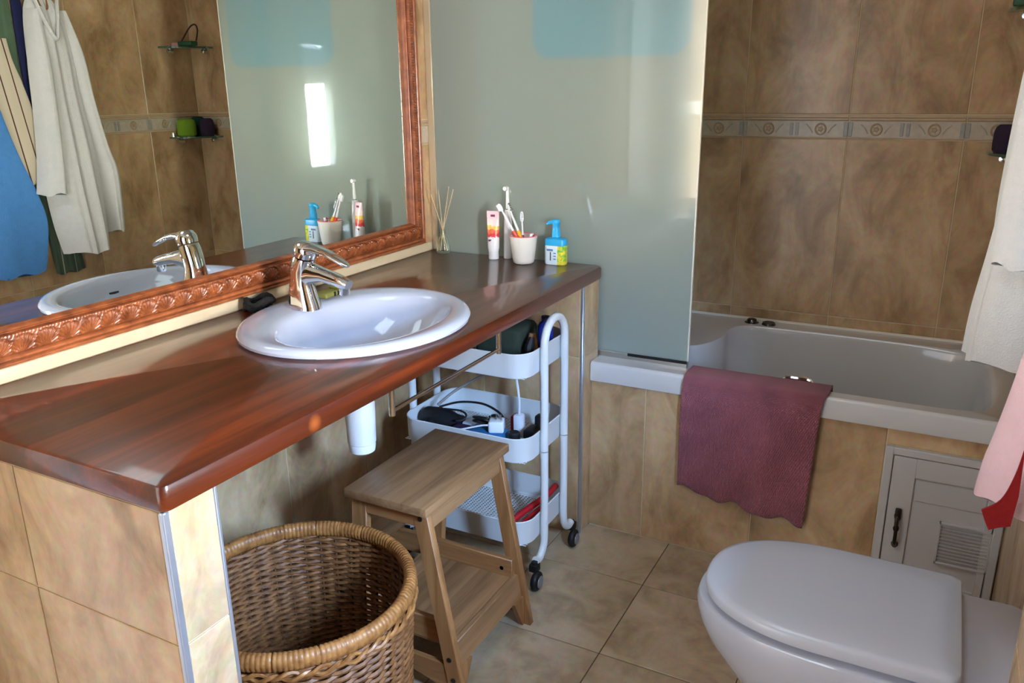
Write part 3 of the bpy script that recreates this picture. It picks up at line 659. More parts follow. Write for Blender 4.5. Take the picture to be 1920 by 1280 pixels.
for dx, dy, hh, bx in ((0.026, 0.004, 0.215, -0.012), (0.040, 0.008, 0.205, -0.010), (-0.046, -0.006, 0.205, 0.012), (-0.018, 0.010, 0.20, 0.008), (-0.030, -0.016, 0.19, 0.010)):
    bm = bmesh.new(); tube(bm, [(0.066 + bx, 2.232 - dy * 0.4, ZT0 + 0.007), (0.066, 2.232, ZT0 + 0.072), (0.066 + dx, 2.232 + dy, ZT0 + hh)], 0.0014, 5); obj('reed', bm, REED, rd)

tt = thing('toothpaste_tube', 'white and pink toothpaste tube standing on its cap', 'toothpaste', (0.266, 2.212, ZT0))
bm = bmesh.new(); lathe(bm, [(0.0, 0.0), (0.0155, 0.0), (0.0165, 0.003), (0.0155, 0.022), (0.0165, 0.024), (0.0165, 0.027)], (0.266, 2.212, ZT0), 20); obj('cap', bm, PLASTW, tt)
bm = bmesh.new(); rings = []
TA = 0.25
for z, a, bb in ((0.027, 0.0165, 0.0165), (0.036, 0.0185, 0.017), (0.06, 0.019, 0.0145), (0.10, 0.0195, 0.009), (0.138, 0.02, 0.003), (0.150, 0.02, 0.0012)):
    rings.append([Vector((0.266 + a * math.cos(2 * PI * j / 20) * math.cos(TA) - bb * math.sin(2 * PI * j / 20) * math.sin(TA), 2.212 + a * math.cos(2 * PI * j / 20) * math.sin(TA) + bb * math.sin(2 * PI * j / 20) * math.cos(TA), ZT0 + z)) for j in range(20)])
loft(bm, rings)
mt, nt, b = new_mat('toothpaste_print'); N = nt.nodes.new; L = nt.links
tc = N('ShaderNodeTexCoord'); sx = N('ShaderNodeSeparateXYZ'); L.new(tc.outputs['Object'], sx.inputs[0]); mr = N('ShaderNodeMapRange'); mr.inputs['From Max'].default_value = 0.15; L.new(sx.outputs['Z'], mr.inputs['Value'])
rp = N('ShaderNodeValToRGB'); rp.color_ramp.interpolation = 'CONSTANT'; e = rp.color_ramp.elements; e[0].color = lin((236, 234, 236)); e[0].position = 0; e[1].position = 0.84; e[1].color = lin((246, 196, 204))
for p_, c_ in ((0.46, (216, 60, 70)), (0.55, (236, 110, 70)), (0.62, (240, 190, 90)), (0.70, (244, 210, 206))): e.new(p_).color = lin(c_)
nz = N('ShaderNodeTexNoise'); nz.inputs['Scale'].default_value = 120; L.new(tc.outputs['Object'], nz.inputs['Vector']); ma = N('ShaderNodeMath'); ma.operation = 'MULTIPLY_ADD'; ma.inputs[1].default_value = 0.16; L.new(nz.outputs['Fac'], ma.inputs[0])
mb = N('ShaderNodeMath'); mb.operation = 'SUBTRACT'; mb.inputs[1].default_value = 0.08; L.new(mr.outputs[0], mb.inputs[0]); L.new(mb.outputs[0], ma.inputs[2]); L.new(ma.outputs[0], rp.inputs['Fac']); L.new(rp.outputs['Color'], b.inputs['Base Color']); b.inputs['Roughness'].default_value = 0.3
obj('tube_body', bm, mt, tt)
PRINT = M('dark_print', (120, 50, 76), 0.5)
def patch(parent, cx, cy, z, w, h, ang, mat, out=0.0):
    bm = bmesh.new(); u = Vector((math.cos(ang), math.sin(ang), 0)); nrm = Vector((math.sin(ang), -math.cos(ang), 0)); c = Vector((cx, cy, z)) + nrm * out
    q = [c - u * w / 2 - Vector((0, 0, h / 2)), c + u * w / 2 - Vector((0, 0, h / 2)), c + u * w / 2 + Vector((0, 0, h / 2)), c - u * w / 2 + Vector((0, 0, h / 2))]
    k = [p + nrm * 0.0004 for p in q]; hexa(bm, [q[0], q[1], k[1], k[0], q[3], q[2], k[2], k[3]])
    return obj('label_print', bm, mat, parent, smooth=False)
patch(tt, 0.267, 2.2085, ZT0 + 0.136, 0.014, 0.007, TA, PRINT, 0.0)
patch(tt, 0.262, 2.1975, ZT0 + 0.060, 0.010, 0.006, TA, PRINT, 0.0005)

eb = thing('electric_toothbrush', 'tall white electric toothbrush standing upright beside the cup', 'toothbrush', (0.303, 2.240, ZT0))
bm = bmesh.new(); lathe(bm, [(0.0, 0.0), (0.0135, 0.0), (0.0145, 0.003), (0.0142, 0.03), (0.0135, 0.09), (0.0120, 0.135), (0.010, 0.150), (0.0065, 0.153)], (0.303, 2.240, ZT0), 20); obj('handle', bm, PLASTW, eb)
bm = bmesh.new(); lathe(bm, [(0.0065, 0.154), (0.006, 0.156), (0.0046, 0.19), (0.0044, 0.212), (0.005, 0.222), (0.0, 0.224)], (0.303, 2.240, ZT0), 14); lathe(bm, [(0.0, -0.012), (0.0065, -0.012), (0.007, -0.008), (0.006, 0.004), (0.0, 0.005)], (0.300, 2.238, ZT0 + 0.218), 12, 'y'); obj('brush_head', bm, PLASTW, eb)
bm = bmesh.new(); lathe(bm, [(0.0066, 0.1525), (0.0068, 0.154), (0.0066, 0.1555)], (0.303, 2.240, ZT0), 14, cap0=True, cap1=True); obj('neck_ring', bm, M('green_grey', (90, 110, 104), 0.4), eb)

cu = thing('toothbrush_cup', 'white plastic cup with a pink rim holding toothbrushes', 'cup', (0.381, 2.194, ZT0))
bm = bmesh.new(); lathe(bm, [(0.0, 0.0), (0.027, 0.0), (0.031, 0.003), (0.0335, 0.012), (0.0425, 0.082), (0.0425, 0.0845), (0.0405, 0.0845), (0.0315, 0.012), (0.028, 0.004), (0.0, 0.004)], (0.381, 2.194, ZT0), 36); obj('cup_body', bm, M('cup_white', (224, 220, 210), 0.35), cu)
bm = bmesh.new(); tube(bm, [(0.381 + 0.0415 * math.cos(2 * PI * j / 36), 2.194 + 0.0415 * math.sin(2 * PI * j / 36), ZT0 + 0.0845) for j in range(36)], 0.0016, 6, True); obj('rim', bm, M('pink_rim', (238, 120, 128), 0.4), cu)
def brush(label, foot, top, w, cols, head_len=0.026, bris=(0, -1, 0)):
    f, t = Vector(foot), Vector(top); d = (t - f); Ln = d.length; d.normalize()
    o = thing('toothbrush', label, 'toothbrush', f, 'toothbrushes in the white cup')
    bm = bmesh.new(); n = 14; pts = [f + d * (Ln - head_len) * i / n for i in range(n + 1)]
    tube(bm, pts, [w * (1 - 0.45 * (i / n) ** 1.5) for i in range(n + 1)], 8); obj('handle', bm, cols[0], o)
    bm = bmesh.new(); pts = [f + d * (Ln - head_len) + d * head_len * i / 6 for i in range(7)]; tube(bm, pts, [0.0038, 0.0052, 0.0062, 0.0064, 0.0062, 0.0054, 0.003], 8, flat=0.7); obj('head', bm, cols[1], o)
    bm = bmesh.new(); bv = Vector(bris)
    for i in range(4):
        c = f + d * (Ln - head_len * 0.85 + head_len * 0.22 * i); tube(bm, [c, c + bv * 0.010], 0.0036, 6)
    obj('bristles', bm, cols[2], o, kind='stuff')
    bm = bmesh.new(); pts = [f + d * Ln * (0.32 + 0.025 * i) for i in range(9)]; tube(bm, pts, [w * 1.12, w * 1.2, w * 1.25, w * 1.25, w * 1.25, w * 1.2, w * 1.18, w * 1.12, w * 1.05], 8); obj('grip', bm, cols[3], o)
WH = M('brush_white', (236, 236, 240), 0.35); BRI = M('bristle_grey', (120, 124, 110), 0.7); BRW = M('bristle_pale', (224, 228, 236), 0.7)
OR = M('brush_orange_red', (232, 84, 60), 0.4); YE = M('brush_yellow', (240, 176, 44), 0.4); PU = M('brush_purple', (130, 52, 120), 0.4); RE = M('brush_red', (176, 30, 44), 0.4)
brush('slim white toothbrush with a red grip leaning far out of the cup', (0.393, 2.207, ZT0 + 0.010), (0.305, 2.176, ZT0 + 0.178), 0.0048, (WH, WH, BRW, OR), 0.024, (-0.8, 0, -0.4))
brush('white toothbrush with a yellow grip and grey bristles in the cup', (0.404, 2.192, ZT0 + 0.010), (0.325, 2.196, ZT0 + 0.180), 0.0050, (WH, WH, BRI, YE), 0.028, (0.8, 0, 0.35))
brush('short white toothbrush with a purple grip standing in the cup', (0.390, 2.178, ZT0 + 0.010), (0.361, 2.222, ZT0 + 0.152), 0.0042, (WH, WH, BRW, PU), 0.030, (0.2, -0.9, 0))
brush('small toothbrush with a thick dark red grip low in the cup', (0.370, 2.190, ZT0 + 0.012), (0.408, 2.206, ZT0 + 0.090), 0.006, (RE, RE, BRW, RE), 0.01, (0, -1, 0))

pb = thing('soap_dispenser', 'blue and white pump soap bottle near the counter end', 'bottle', (0.478, 2.222, ZT0))
bm = bmesh.new(); pr = rrect(-0.035, 0.035, -0.019, 0.019, 0.016, 6); rings = []
for z, s in ((0.0, 0.94), (0.004, 1.0), (0.056, 1.0), (0.058, 1.0)): rings.append([Vector((0.478 + x * s, 2.222 + y * s, ZT0 + z)) for x, y in pr])
loft(bm, rings)
mt, nt, b = new_mat('soap_label'); N = nt.nodes.new; L = nt.links
tc = N('ShaderNodeTexCoord'); sx = N('ShaderNodeSeparateXYZ'); L.new(tc.outputs['Object'], sx.inputs[0]); nz = N('ShaderNodeTexNoise'); nz.inputs['Scale'].default_value = 90; L.new(tc.outputs['Object'], nz.inputs['Vector'])
rp = N('ShaderNodeValToRGB'); rp.color_ramp.elements[0].position = 0.4; rp.color_ramp.elements[0].color = lin((110, 190, 60)); rp.color_ramp.elements[1].position = 0.55; rp.color_ramp.elements[1].color = lin((236, 214, 70)); L.new(nz.outputs['Fac'], rp.inputs['Fac'])
gt = N('ShaderNodeMath'); gt.operation = 'GREATER_THAN'; gt.inputs[1].default_value = 0.012; L.new(sx.outputs['X'], gt.inputs[0])
mx = N('ShaderNodeMix'); mx.data_type = 'RGBA'; L.new(gt.outputs[0], mx.inputs['Factor']); mx.inputs['A'].default_value = lin((214, 232, 240)); L.new(rp.outputs['Color'], mx.inputs['B']); L.new(mx.outputs['Result'], b.inputs['Base Color']); b.inputs['Roughness'].default_value = 0.3
obj('bottle_body', bm, mt, pb)
BLUE = M('pump_blue', (44, 168, 222), 0.35)
bm = bmesh.new(); rings = []
for z, s in ((0.0585, 1.0), (0.072, 1.0), (0.077, 0.95), (0.080, 0.75), (0.081, 0.42), (0.084, 0.36)): rings.append([Vector((0.478 + x * s, 2.222 + y * s, ZT0 + z)) for x, y in pr])
loft(bm, rings); lathe(bm, [(0.013, 0.083), (0.0135, 0.092), (0.0115, 0.105), (0.0105, 0.118), (0.013, 0.124), (0.0135, 0.130), (0.010, 0.135), (0.0, 0.136)], (0.478, 2.222, ZT0), 20); tube(bm, [(0.478, 2.222, ZT0 + 0.128), (0.458, 2.219, ZT0 + 0.126), (0.449, 2.218, ZT0 + 0.119)], [0.0075, 0.006, 0.004], 8)
obj('pump', bm, BLUE, pb)
patch(pb, 0.466, 2.2025, ZT0 + 0.045, 0.020, 0.006, 0, M('print_blue', (84, 120, 170), 0.5), 0.0004); patch(pb, 0.468, 2.2025, ZT0 + 0.026, 0.003, 0.026, 0, M('print_dark', (60, 50, 66), 0.5), 0.0004)
for k in range(3): patch(pb, 0.482, 2.2025, ZT0 + 0.036 - 0.009 * k, 0.008, 0.003, 0, D.materials['print_blue'], 0.0004)

# ------------------------------------------------------------------ rail under the counter
tr2 = thing('towel_bar', 'thin steel towel bar fixed under the counter edge', 'towel bar', (0.60, 1.37, 0.813))
bm = bmesh.new(); tube(bm, [(0.598, 1.198, 0.767), (0.598, 1.637, 0.767)], 0.0046, 10); obj('bar', bm, CHROME, tr2)
for y in (1.200, 1.635):
    bm = bmesh.new(); tube(bm, [(0.598, y, 0.813), (0.598, y, 0.757)], 0.0064, 12); obj('post', bm, CHROME, tr2)

# ------------------------------------------------------------------ trolley
tro = thing('storage_trolley', 'white three-tier metal trolley on castors under the counter end', 'trolley', (0.38, 1.94, 0))
TX0, TX1, TY0, TY1 = 0.178, 0.590, 1.790, 2.080
for zt, zb in ((0.700, 0.630), (0.458, 0.385), (0.205, 0.130)):
    bm = bmesh.new(); t = 0.003
    o = lambda d, z: [Vector((x, y, z)) for x, y in rrect(TX0 + d, TX1 - d, TY0 + d, TY1 - d, 0.055 - d, 7)]
    loft(bm, [o(0.006, zb), o(0.003, zb + 0.002), o(0.001, zb + 0.01), o(0.0, zt - 0.004), o(-0.0015, zt - 0.001), o(0.0, zt + 0.001), o(t, zt), o(t + 0.001, zb + 0.01), o(t + 0.008, zb + 0.003)], False, False)
    tray = obj('tray', bm, TROLLEY, tro)
    bm = bmesh.new()   # perforated bottom: a real open lattice
    x = TX0 + 0.014
    while x < TX1 - 0.014:
        box(bm, x - 0.0018, x + 0.0018, TY0 + 0.008, TY1 - 0.008, zb + 0.0022, zb + 0.0036); x += 0.0110
    y = TY0 + 0.012
    while y < TY1 - 0.012:
        box(bm, TX0 + 0.008, TX1 - 0.008, y - 0.0018, y + 0.0018, zb + 0.0024, zb + 0.0038); y += 0.0098
    obj('perforated_base', bm, TROLLEY, tray, smooth=False, kind='stuff')
def arch(x):
    yc, h = 1.945, 0.066; pts = [(x, 1.822, 0.082), (x, 1.842, 0.078), (x, 1.862, 0.090), (x, 1.876, 0.115), (x, yc - h, 0.16)]
    pts = smooth_path(pts, 4) + [Vector((x, yc - h, z)) for z in (0.3, 0.45, 0.6)]
    pts += [Vector((x, yc - h * math.cos(a), 0.705 + h * math.sin(a))) for a in [PI * k / 14 for k in range(15)]]
    pts += [Vector((x, yc + h, z)) for z in (0.6, 0.45, 0.3)] + smooth_path([(x, yc + h, 0.16), (x, 2.014, 0.115), (x, 2.028, 0.090), (x, 2.048, 0.078), (x, 2.068, 0.082)], 4)
    bm = bmesh.new(); tube(bm, pts, 0.0115, 12); fr = obj('frame_arch', bm, TROLLEY, tro)
    sgn = 1 if x > 0.4 else -1
    for z in (0.245, 0.405, 0.425, 0.64, 0.68, 0.185):
        for yy in (yc - h, yc + h):
            bm = bmesh.new(); lathe(bm, [(0.0, 0.0025), (0.003, 0.002), (0.0035, 0)], (x - sgn * 0.0, yy + 0.0115 * (1), z), 8, 'y'); obj('screw', bm, DARK, fr)
    for yy in (yc - h, yc + h):
        bm = bmesh.new(); tube(bm, [(x, yy, 0.398), (x, yy, 0.400)], 0.0121, 12); obj('joint_ring', bm, STEEL, fr)
    for yy, s in ((1.815, -1), (2.075, 1)):
        bm = bmesh.new(); box(bm, x - 0.013, x + 0.013, yy - 0.014, yy + 0.014, 0.052, 0.076, 0.004, 2); lathe(bm, [(0.009, 0.07), (0.009, 0.082)], (x, yy, 0), 10, cap1=True)
        cs = obj('caster_fork', bm, RUBBER, tro)
        bm = bmesh.new(); lathe(bm, [(0.0, -0.0115), (0.010, -0.0115), (0.022, -0.010), (0.0275, -0.006), (0.029, 0.0), (0.0275, 0.006), (0.022, 0.010), (0.010, 0.0115), (0.0, 0.0115)], (x + 0.012, yy - 0.012, 0.0292), 24, 'x'); wheel = obj('caster_wheel', bm, RUBBER, tro)
        bm = bmesh.new(); lathe(bm, [(0.0, 0.0), (0.017, 0.0), (0.018, -0.002)], (x + 0.0255, yy - 0.012, 0.0292), 16, 'x'); obj('hub_cap', bm, M('grey_hub', (120, 122, 124), 0.3) if 'grey_hub' not in D.materials else D.materials['grey_hub'], wheel) if False else obj('hub_cap', bm, HUB, wheel)
HUB = M('grey_hub', (120, 122, 124), 0.3)
arch(0.603); arch(0.165)

# contents of the trolley
GRP = 'things lying in the middle trolley tray'
zb = 0.389
BLK = M('matt_black', (26, 26, 30), 0.45); WP = M('gloss_white', (226, 230, 240), 0.3); GRY = M('mid_grey', (120, 122, 128), 0.5); DBLU = M('navy_plastic', (34, 38, 84), 0.5)
hd = thing('hair_dryer', 'black hair dryer lying at the wall end of the middle tray', 'hair dryer', (0.25, 1.87, zb), GRP)
bm = bmesh.new(); lathe(bm, [(0.0, -0.055), (0.026, -0.055), (0.032, -0.045), (0.036, 0.0), (0.034, 0.03), (0.026, 0.055), (0.024, 0.075), (0.0, 0.075)], (0.255, 1.885, zb + 0.040), 20, 'x'); obj('barrel', bm, BLK, hd)
bm = bmesh.new(); tube(bm, [(0.245, 1.885, zb + 0.04), (0.240, 1.845, zb + 0.035), (0.236, 1.815, zb + 0.030)], [0.02, 0.017, 0.016], 12); obj('handle', bm, BLK, hd)
bm = bmesh.new(); tube(bm, smooth_path([(0.245, 1.90, zb + 0.072), (0.30, 1.925, zb + 0.088), (0.37, 1.935, zb + 0.092), (0.43, 1.92, zb + 0.085), (0.462, 1.90, zb + 0.075), (0.466, 1.882, zb + 0.062)], 8), 0.0035, 8); tube(bm, smooth_path([(0.27, 1.89, zb + 0.074), (0.33, 1.88, zb + 0.082), (0.355, 1.872, zb + 0.076), (0.352, 1.858, zb + 0.066), (0.335, 1.846, zb + 0.064)], 8), 0.003, 8); obj('cord', bm, BLK, hd)
def small(name, label, cat, build, mat, extra=None):
    bm = bmesh.new(); build(bm); o = obj(name, bm, mat); tag(o, label, cat, GRP); return o
def charger(label, c, ang, m_=WP, s=1.0):
    o = thing('charger', label, 'charger', c, GRP); bm = bmesh.new(); x, y, z = c
    box(bm, x - 0.022 * s, x + 0.022 * s, y - 0.022 * s, y + 0.022 * s, z, z + 0.034 * s, 0.006 * s, 3); bmesh.ops.rotate(bm, verts=bm.verts, cent=c, matrix=Matrix.Rotation(ang, 3, 'Z')); obj('plug_body', bm, m_, o)
    bm = bmesh.new(); tube(bm, [(x, y, z + 0.034 * s), (x, y, z + 0.05 * s)], 0.0024, 6); tube(bm, [(x + 0.012, y + 0.004, z + 0.034 * s), (x + 0.012, y + 0.004, z + 0.05 * s)], 0.0024, 6); obj('prong', bm, STEEL, o)
    return o
charger('white plug charger standing in the middle of the open tray', (0.472, 1.842, zb + 0.0605), 0.4)
bm = bmesh.new(); tube(bm, smooth_path([(0.458, 1.818, zb + 0.084), (0.44, 1.812, zb + 0.082), (0.41, 1.802, zb + 0.074), (0.385, 1.797, zb + 0.066), (0.37, 1.802, zb + 0.062)], 8), 0.0026, 6); tag(obj('charging_cable', bm, WP), 'thin white charging cable draped over the tray contents', 'cable', GRP)
bm = bmesh.new(); box(bm, 0.39, 0.50, 1.802, 1.872, zb, zb + 0.060, 0.006, 2); tag(obj('tissue_pack', bm, M('sky_blue_pack', (44, 118, 176), 0.45, var=0.35, vscale=40)), 'flat sky blue packet at the front of the middle tray', 'packet', GRP)
bm = bmesh.new(); box(bm, 0.33, 0.386, 1.802, 1.862, zb, zb + 0.056, 0.012, 3); tag(obj('pouch', bm, M('purple_navy', (62, 50, 92), 0.5, var=0.4, vscale=50)), 'small dark purple pouch beside the blue packet', 'pouch', GRP)
bm = bmesh.new(); box(bm, 0.505, 0.556, 1.814, 1.862, zb, zb + 0.046, 0.004, 2); tag(obj('trimmer_box', bm, M('card_white', (214, 214, 216), 0.5)), 'small white box in the corner of the middle tray', 'box', GRP)
bm = bmesh.new(); lathe(bm, [(0.0, 0.0), (0.017, 0.0), (0.017, 0.020), (0.013, 0.024), (0.0, 0.024)], (0.530, 1.838, zb + 0.0465), 18); tag(obj('travel_adapter', bm, BLK), 'round black adapter on the small white box', 'adapter', GRP)
bm = bmesh.new(); box(bm, 0.405, 0.455, 1.885, 1.935, zb, zb + 0.056, 0.008, 2); tag(obj('camera_case', bm, GRY), 'grey case among the cables in the middle tray', 'case', GRP)
bm = bmesh.new(); lathe(bm, [(0.0, 0.0), (0.013, 0.0), (0.014, 0.012), (0.010, 0.014), (0.010, 0.02), (0.0, 0.02)], (0.43, 1.905, zb + 0.0565), 16); tag(obj('lens_cap', bm, BLK), 'black knob standing on the grey case', 'knob', GRP)
bm = bmesh.new(); box(bm, 0.335, 0.395, 1.875, 1.95, zb, zb + 0.050, 0.008, 2); tag(obj('razor_box', bm, WP), 'low white box beside the hair dryer', 'box', GRP)
bm = bmesh.new(); tube(bm, smooth_path([(0.415 + 0.028 * math.cos(a * 0.7), 1.858 + 0.012 * math.sin(a * 0.7), zb + 0.066 + 0.0012 * a) for a in range(0, 20)], 2), 0.0028, 6); tag(obj('coiled_cable', bm, BLK), 'black cable coiled beside the grey case', 'cable', GRP)
wa = thing('phone_charger', 'white upright adapter with a cord rising towards the top tray', 'charger', (0.488, 1.95, zb), GRP)
bm = bmesh.new(); box(bm, 0.474, 0.502, 1.935, 1.965, zb, zb + 0.075, 0.006, 2); obj('adapter_body', bm, WP, wa)
bm = bmesh.new(); tube(bm, smooth_path([(0.488, 1.95, zb + 0.075), (0.487, 1.952, zb + 0.12), (0.475, 1.96, zb + 0.18), (0.462, 1.968, zb + 0.236)], 6), 0.0035, 6); obj('cord', bm, WP, wa)
bm = bmesh.new(); box(bm, 0.525, 0.575, 1.895, 1.955, zb, zb + 0.052, 0.008, 2); box(bm, 0.533, 0.558, 1.955, 1.985, zb + 0.02, zb + 0.075, 0.006, 2); tag(obj('shaver', bm, BLK), 'black electric shaver under the trolley arch', 'shaver', GRP)
bm = bmesh.new(); box(bm, 0.455, 0.472, 1.955, 1.99, zb, zb + 0.060, 0.004, 2); tag(obj('lipstick_box', bm, M('red_card', (168, 30, 46), 0.5)), 'small red box behind the white adapter', 'box', GRP)
bm = bmesh.new(); tube(bm, smooth_path([(0.24, 1.90, zb + 0.078), (0.27, 1.95, zb + 0.11), (0.33, 1.99, zb + 0.15), (0.39, 2.01, zb + 0.19), (0.43, 2.0, zb + 0.232)], 8), 0.0042, 8); tag(obj('power_cable', bm, M('grey_cable', (138, 132, 126), 0.5)), 'grey cable looping from the hair dryer to the top tray', 'cable', GRP)

GT = 'things in the top trolley tray'; zt = 0.634
bm = bmesh.new(); box(bm, 0.37, 0.515, 1.90, 2.03, zt, zt + 0.10, 0.02, 3); tag(obj('wash_bag', bm, M('dark_green_fabric', (44, 54, 44), 0.85, bump=0.4)), 'dark green wash bag in the top trolley tray', 'bag', GT)
bb = thing('spray_bottle', 'royal blue bottle behind the trolley arch', 'bottle', (0.562, 2.02, zt), GT)
bm = bmesh.new(); lathe(bm, [(0.0, 0.0), (0.021, 0.0), (0.022, 0.003), (0.022, 0.085), (0.018, 0.098), (0.010, 0.104)], (0.546, 2.005, zt), 20); obj('bottle_body', bm, M('royal_blue', (30, 48, 150), 0.3), bb)
bm = bmesh.new(); lathe(bm, [(0.011, 0.104), (0.012, 0.118), (0.0, 0.119)], (0.546, 2.005, zt), 16); obj('cap', bm, DBLU, bb)
hb2 = thing('hair_brush', 'wooden hair brush with black bristles standing in the top tray', 'brush', (0.558, 1.93, zt), GT)
bm = bmesh.new(); tube(bm, [(0.540, 1.925, zt), (0.540, 1.93, zt + 0.05), (0.540, 1.935, zt + 0.085)], [0.012, 0.018, 0.010], 10, flat=0.6); obj('brush_back', bm, M('light_wood', (176, 128, 84), 0.5), hb2)
bm = bmesh.new(); tube(bm, [(0.545, 1.900, zt + 0.02), (0.545, 1.905, zt + 0.055), (0.548, 1.915, zt + 0.08)], [0.009, 0.014, 0.007], 8); obj('bristle_pad', bm, BLK, hb2)
GL = 'things in the lowest trolley tray'; zl = 0.134
rp_ = thing('red_tongs', 'red handled curling iron lying in the lowest tray', 'curling iron', (0.54, 1.9, zl), GL)
bm = bmesh.new(); tube(bm, smooth_path([(0.505, 1.815, zl + 0.025), (0.53, 1.88, zl + 0.052), (0.56, 1.97, zl + 0.068), (0.565, 2.04, zl + 0.075)], 6), 0.0095, 10); obj('upper_arm', bm, M('red_plastic', (176, 24, 36), 0.35), rp_)
bm = bmesh.new(); tube(bm, smooth_path([(0.525, 1.815, zl + 0.016), (0.548, 1.88, zl + 0.036), (0.568, 1.97, zl + 0.052)], 6), 0.008, 10); obj('lower_arm', bm, D.materials['red_plastic'], rp_)
bm = bmesh.new(); box(bm, 0.515, 0.572, 1.83, 1.90, zl, zl + 0.012, 0.003, 2); tag(obj('flat_box', bm, M('brown_card', (120, 92, 78), 0.7)), 'flat brown box under the red curling iron', 'box', GL)

# ------------------------------------------------------------------ step stool
st = thing('step_stool', 'brown wooden step stool standing between basket and trolley', 'stool', (0.48, 1.49, 0))
bm = bmesh.new(); box(bm, 0.372, 0.597, 1.298, 1.684, 0.478, 0.500, 0.003, 2); obj('top_board', bm, ACACIA_Y, st)
def leg(xt, xb, y0, w, tk=0.02, zt=0.478):
    bm = bmesh.new(); hexa(bm, [(xb - w / 2, y0, 0), (xb + w / 2, y0, 0), (xb + w / 2, y0 + tk, 0), (xb - w / 2, y0 + tk, 0), (xt - w / 2, y0, zt), (xt + w / 2, y0, zt), (xt + w / 2, y0 + tk, zt), (xt - w / 2, y0 + tk, zt)], 0.002)
    return obj('leg', bm, ACACIA_Z, st)
for y0 in (1.314, 1.648):
    leg(0.568, 0.653, y0, 0.040)
    l2 = leg(0.402, 0.368, y0, 0.042)
    # rails of each side frame
    bm = bmesh.new(); box(bm, 0.40, 0.575, y0 + 0.001, y0 + 0.019, 0.440, 0.4775, 0.002, 1); obj('upper_rail', bm, ACACIA_X, st)
    bm = bmesh.new(); yi = y0 + (0.0205 if y0 < 1.5 else -0.0165); box(bm, 0.205, 0.628, yi, yi + 0.016, 0.135, 0.195, 0.002, 1); obj('lower_rail', bm, ACACIA_X, st)
    bm = bmesh.new(); hexa(bm, [(0.205, y0, 0), (0.245, y0, 0), (0.245, y0 + 0.02, 0), (0.205, y0 + 0.02, 0), (0.222, y0, 0.238), (0.262, y0, 0.238), (0.262, y0 + 0.02, 0.238), (0.222, y0 + 0.02, 0.238)], 0.002); obj('leg', bm, ACACIA_Z, st)
    bm = bmesh.new(); box(bm, 0.235, 0.372, y0 + 0.001, y0 + 0.019, 0.205, 0.2375, 0.002, 1); obj('step_rail', bm, ACACIA_X, st)
    bm = bmesh.new()   # arched rail near the floor
    top = [(0.24 + 0.40 * k / 10, 0.095) for k in range(11)]; bot = [(0.24 + 0.40 * k / 10, 0.02 + 0.04 * math.sin(PI * k / 10)) for k in range(11)]
    poly = bot + top[::-1]; loft(bm, [[Vector((x, yy, z)) for x, z in poly] for yy in (y0 + 0.003, y0 + 0.017)]); obj('foot_rail', bm, ACACIA_X, st)
bm = bmesh.new(); box(bm, 0.222, 0.318, 1.300, 1.682, 0.238, 0.258, 0.003, 2); obj('step_board', bm, ACACIA_Y, st)
bm = bmesh.new(); box(bm, 0.385, 0.628, 1.337, 1.646, 0.128, 0.144, 0.002, 1); obj('shelf_board', bm, ACACIA_Y, st)
bm = bmesh.new(); box(bm, 0.388, 0.404, 1.337, 1.646, 0.1445, 0.190, 0.002, 1); obj('shelf_lip', bm, ACACIA_Y, st)
for x in (0.566,):
    bm = bmesh.new(); box(bm, x + 0.006, x + 0.022, 1.334, 1.648, 0.432, 0.4775, 0.002, 1); obj('apron', bm, ACACIA_Y, st)
bm = bmesh.new(); hexa(bm, [(0.634, 1.334, 0.085), (0.648, 1.334, 0.085), (0.648, 1.648, 0.085), (0.634, 1.648, 0.085), (0.624, 1.334, 0.148), (0.638, 1.334, 0.148), (0.638, 1.648, 0.148), (0.624, 1.648, 0.148)], 0.002); obj('apron', bm, ACACIA_Y, st)
for ya, yb in ((1.648, 1.612), (1.334, 1.370)):
    bm = bmesh.new(); pl = [(ya, 0.0), (ya, 0.086), (yb - 0.012 * (1 if yb < 1.5 else -1) * -1, 0.086), (ya + (yb - ya) * 0.15, 0.0)]
    loft(bm, [[Vector((0.640 + 0.0, y, z)) for y, z in pl], [Vector((0.653, y, z)) for y, z in pl]]); obj('foot_bracket', bm, ACACIA_Z, st)
for x, y, z, ax in ((0.632, 1.3125, 0.115, 'y'), (0.641, 1.3125, 0.062, 'y'), (0.597, 1.6315, 0.165, 'y'), (0.57, 1.3125, 0.463, 'y')):
    bm = bmesh.new(); lathe(bm, [(0.0, 0.0), (0.006, 0.0), (0.006, 0.003)], (x, y, z), 12, ax); obj('screw', bm, DARK, st)

# ------------------------------------------------------------------ wicker basket
WICK = M('wicker_brown', (148, 98, 54), 0.5, var=0.5, vscale=60, col2=(80, 44, 20))
WRIM = M('wicker_rim', (172, 118, 64), 0.42, var=0.4, vscale=50, col2=(112, 66, 30))
WD = M('wicker_stake', (96, 62, 36), 0.6, var=0.4, vscale=60)
BC = Vector((0.452, 1.045, 0)); RT, RB, HB = 0.226, 0.200, 0.415
wk = thing('wicker_basket', 'round brown wicker basket standing open beside the stool', 'basket', BC)
def rad(z): return RB + (RT - RB) * min(1, z / HB) ** 0.7
bm = bmesh.new(); NS = 40
for row in range(54):
    z = 0.012 + row * (HB - 0.03) / 53; pts = []
    ph = (row % 2) * PI
    for j in range(NS * 4):
        a = 2 * PI * j / (NS * 4); r = rad(z) + 0.0042 * math.cos(NS / 2 * a * 1.0 + ph) + random.uniform(-0.0006, 0.0006)
        zz = z + 0.003 * math.sin(5 * a + row * 0.3) + 0.0015 * math.sin(NS / 2 * a + ph)
        pts.append((BC.x + r * math.cos(a), BC.y + r * math.sin(a), zz))
    tube(bm, pts, random.uniform(0.0042, 0.0052), 5, True)
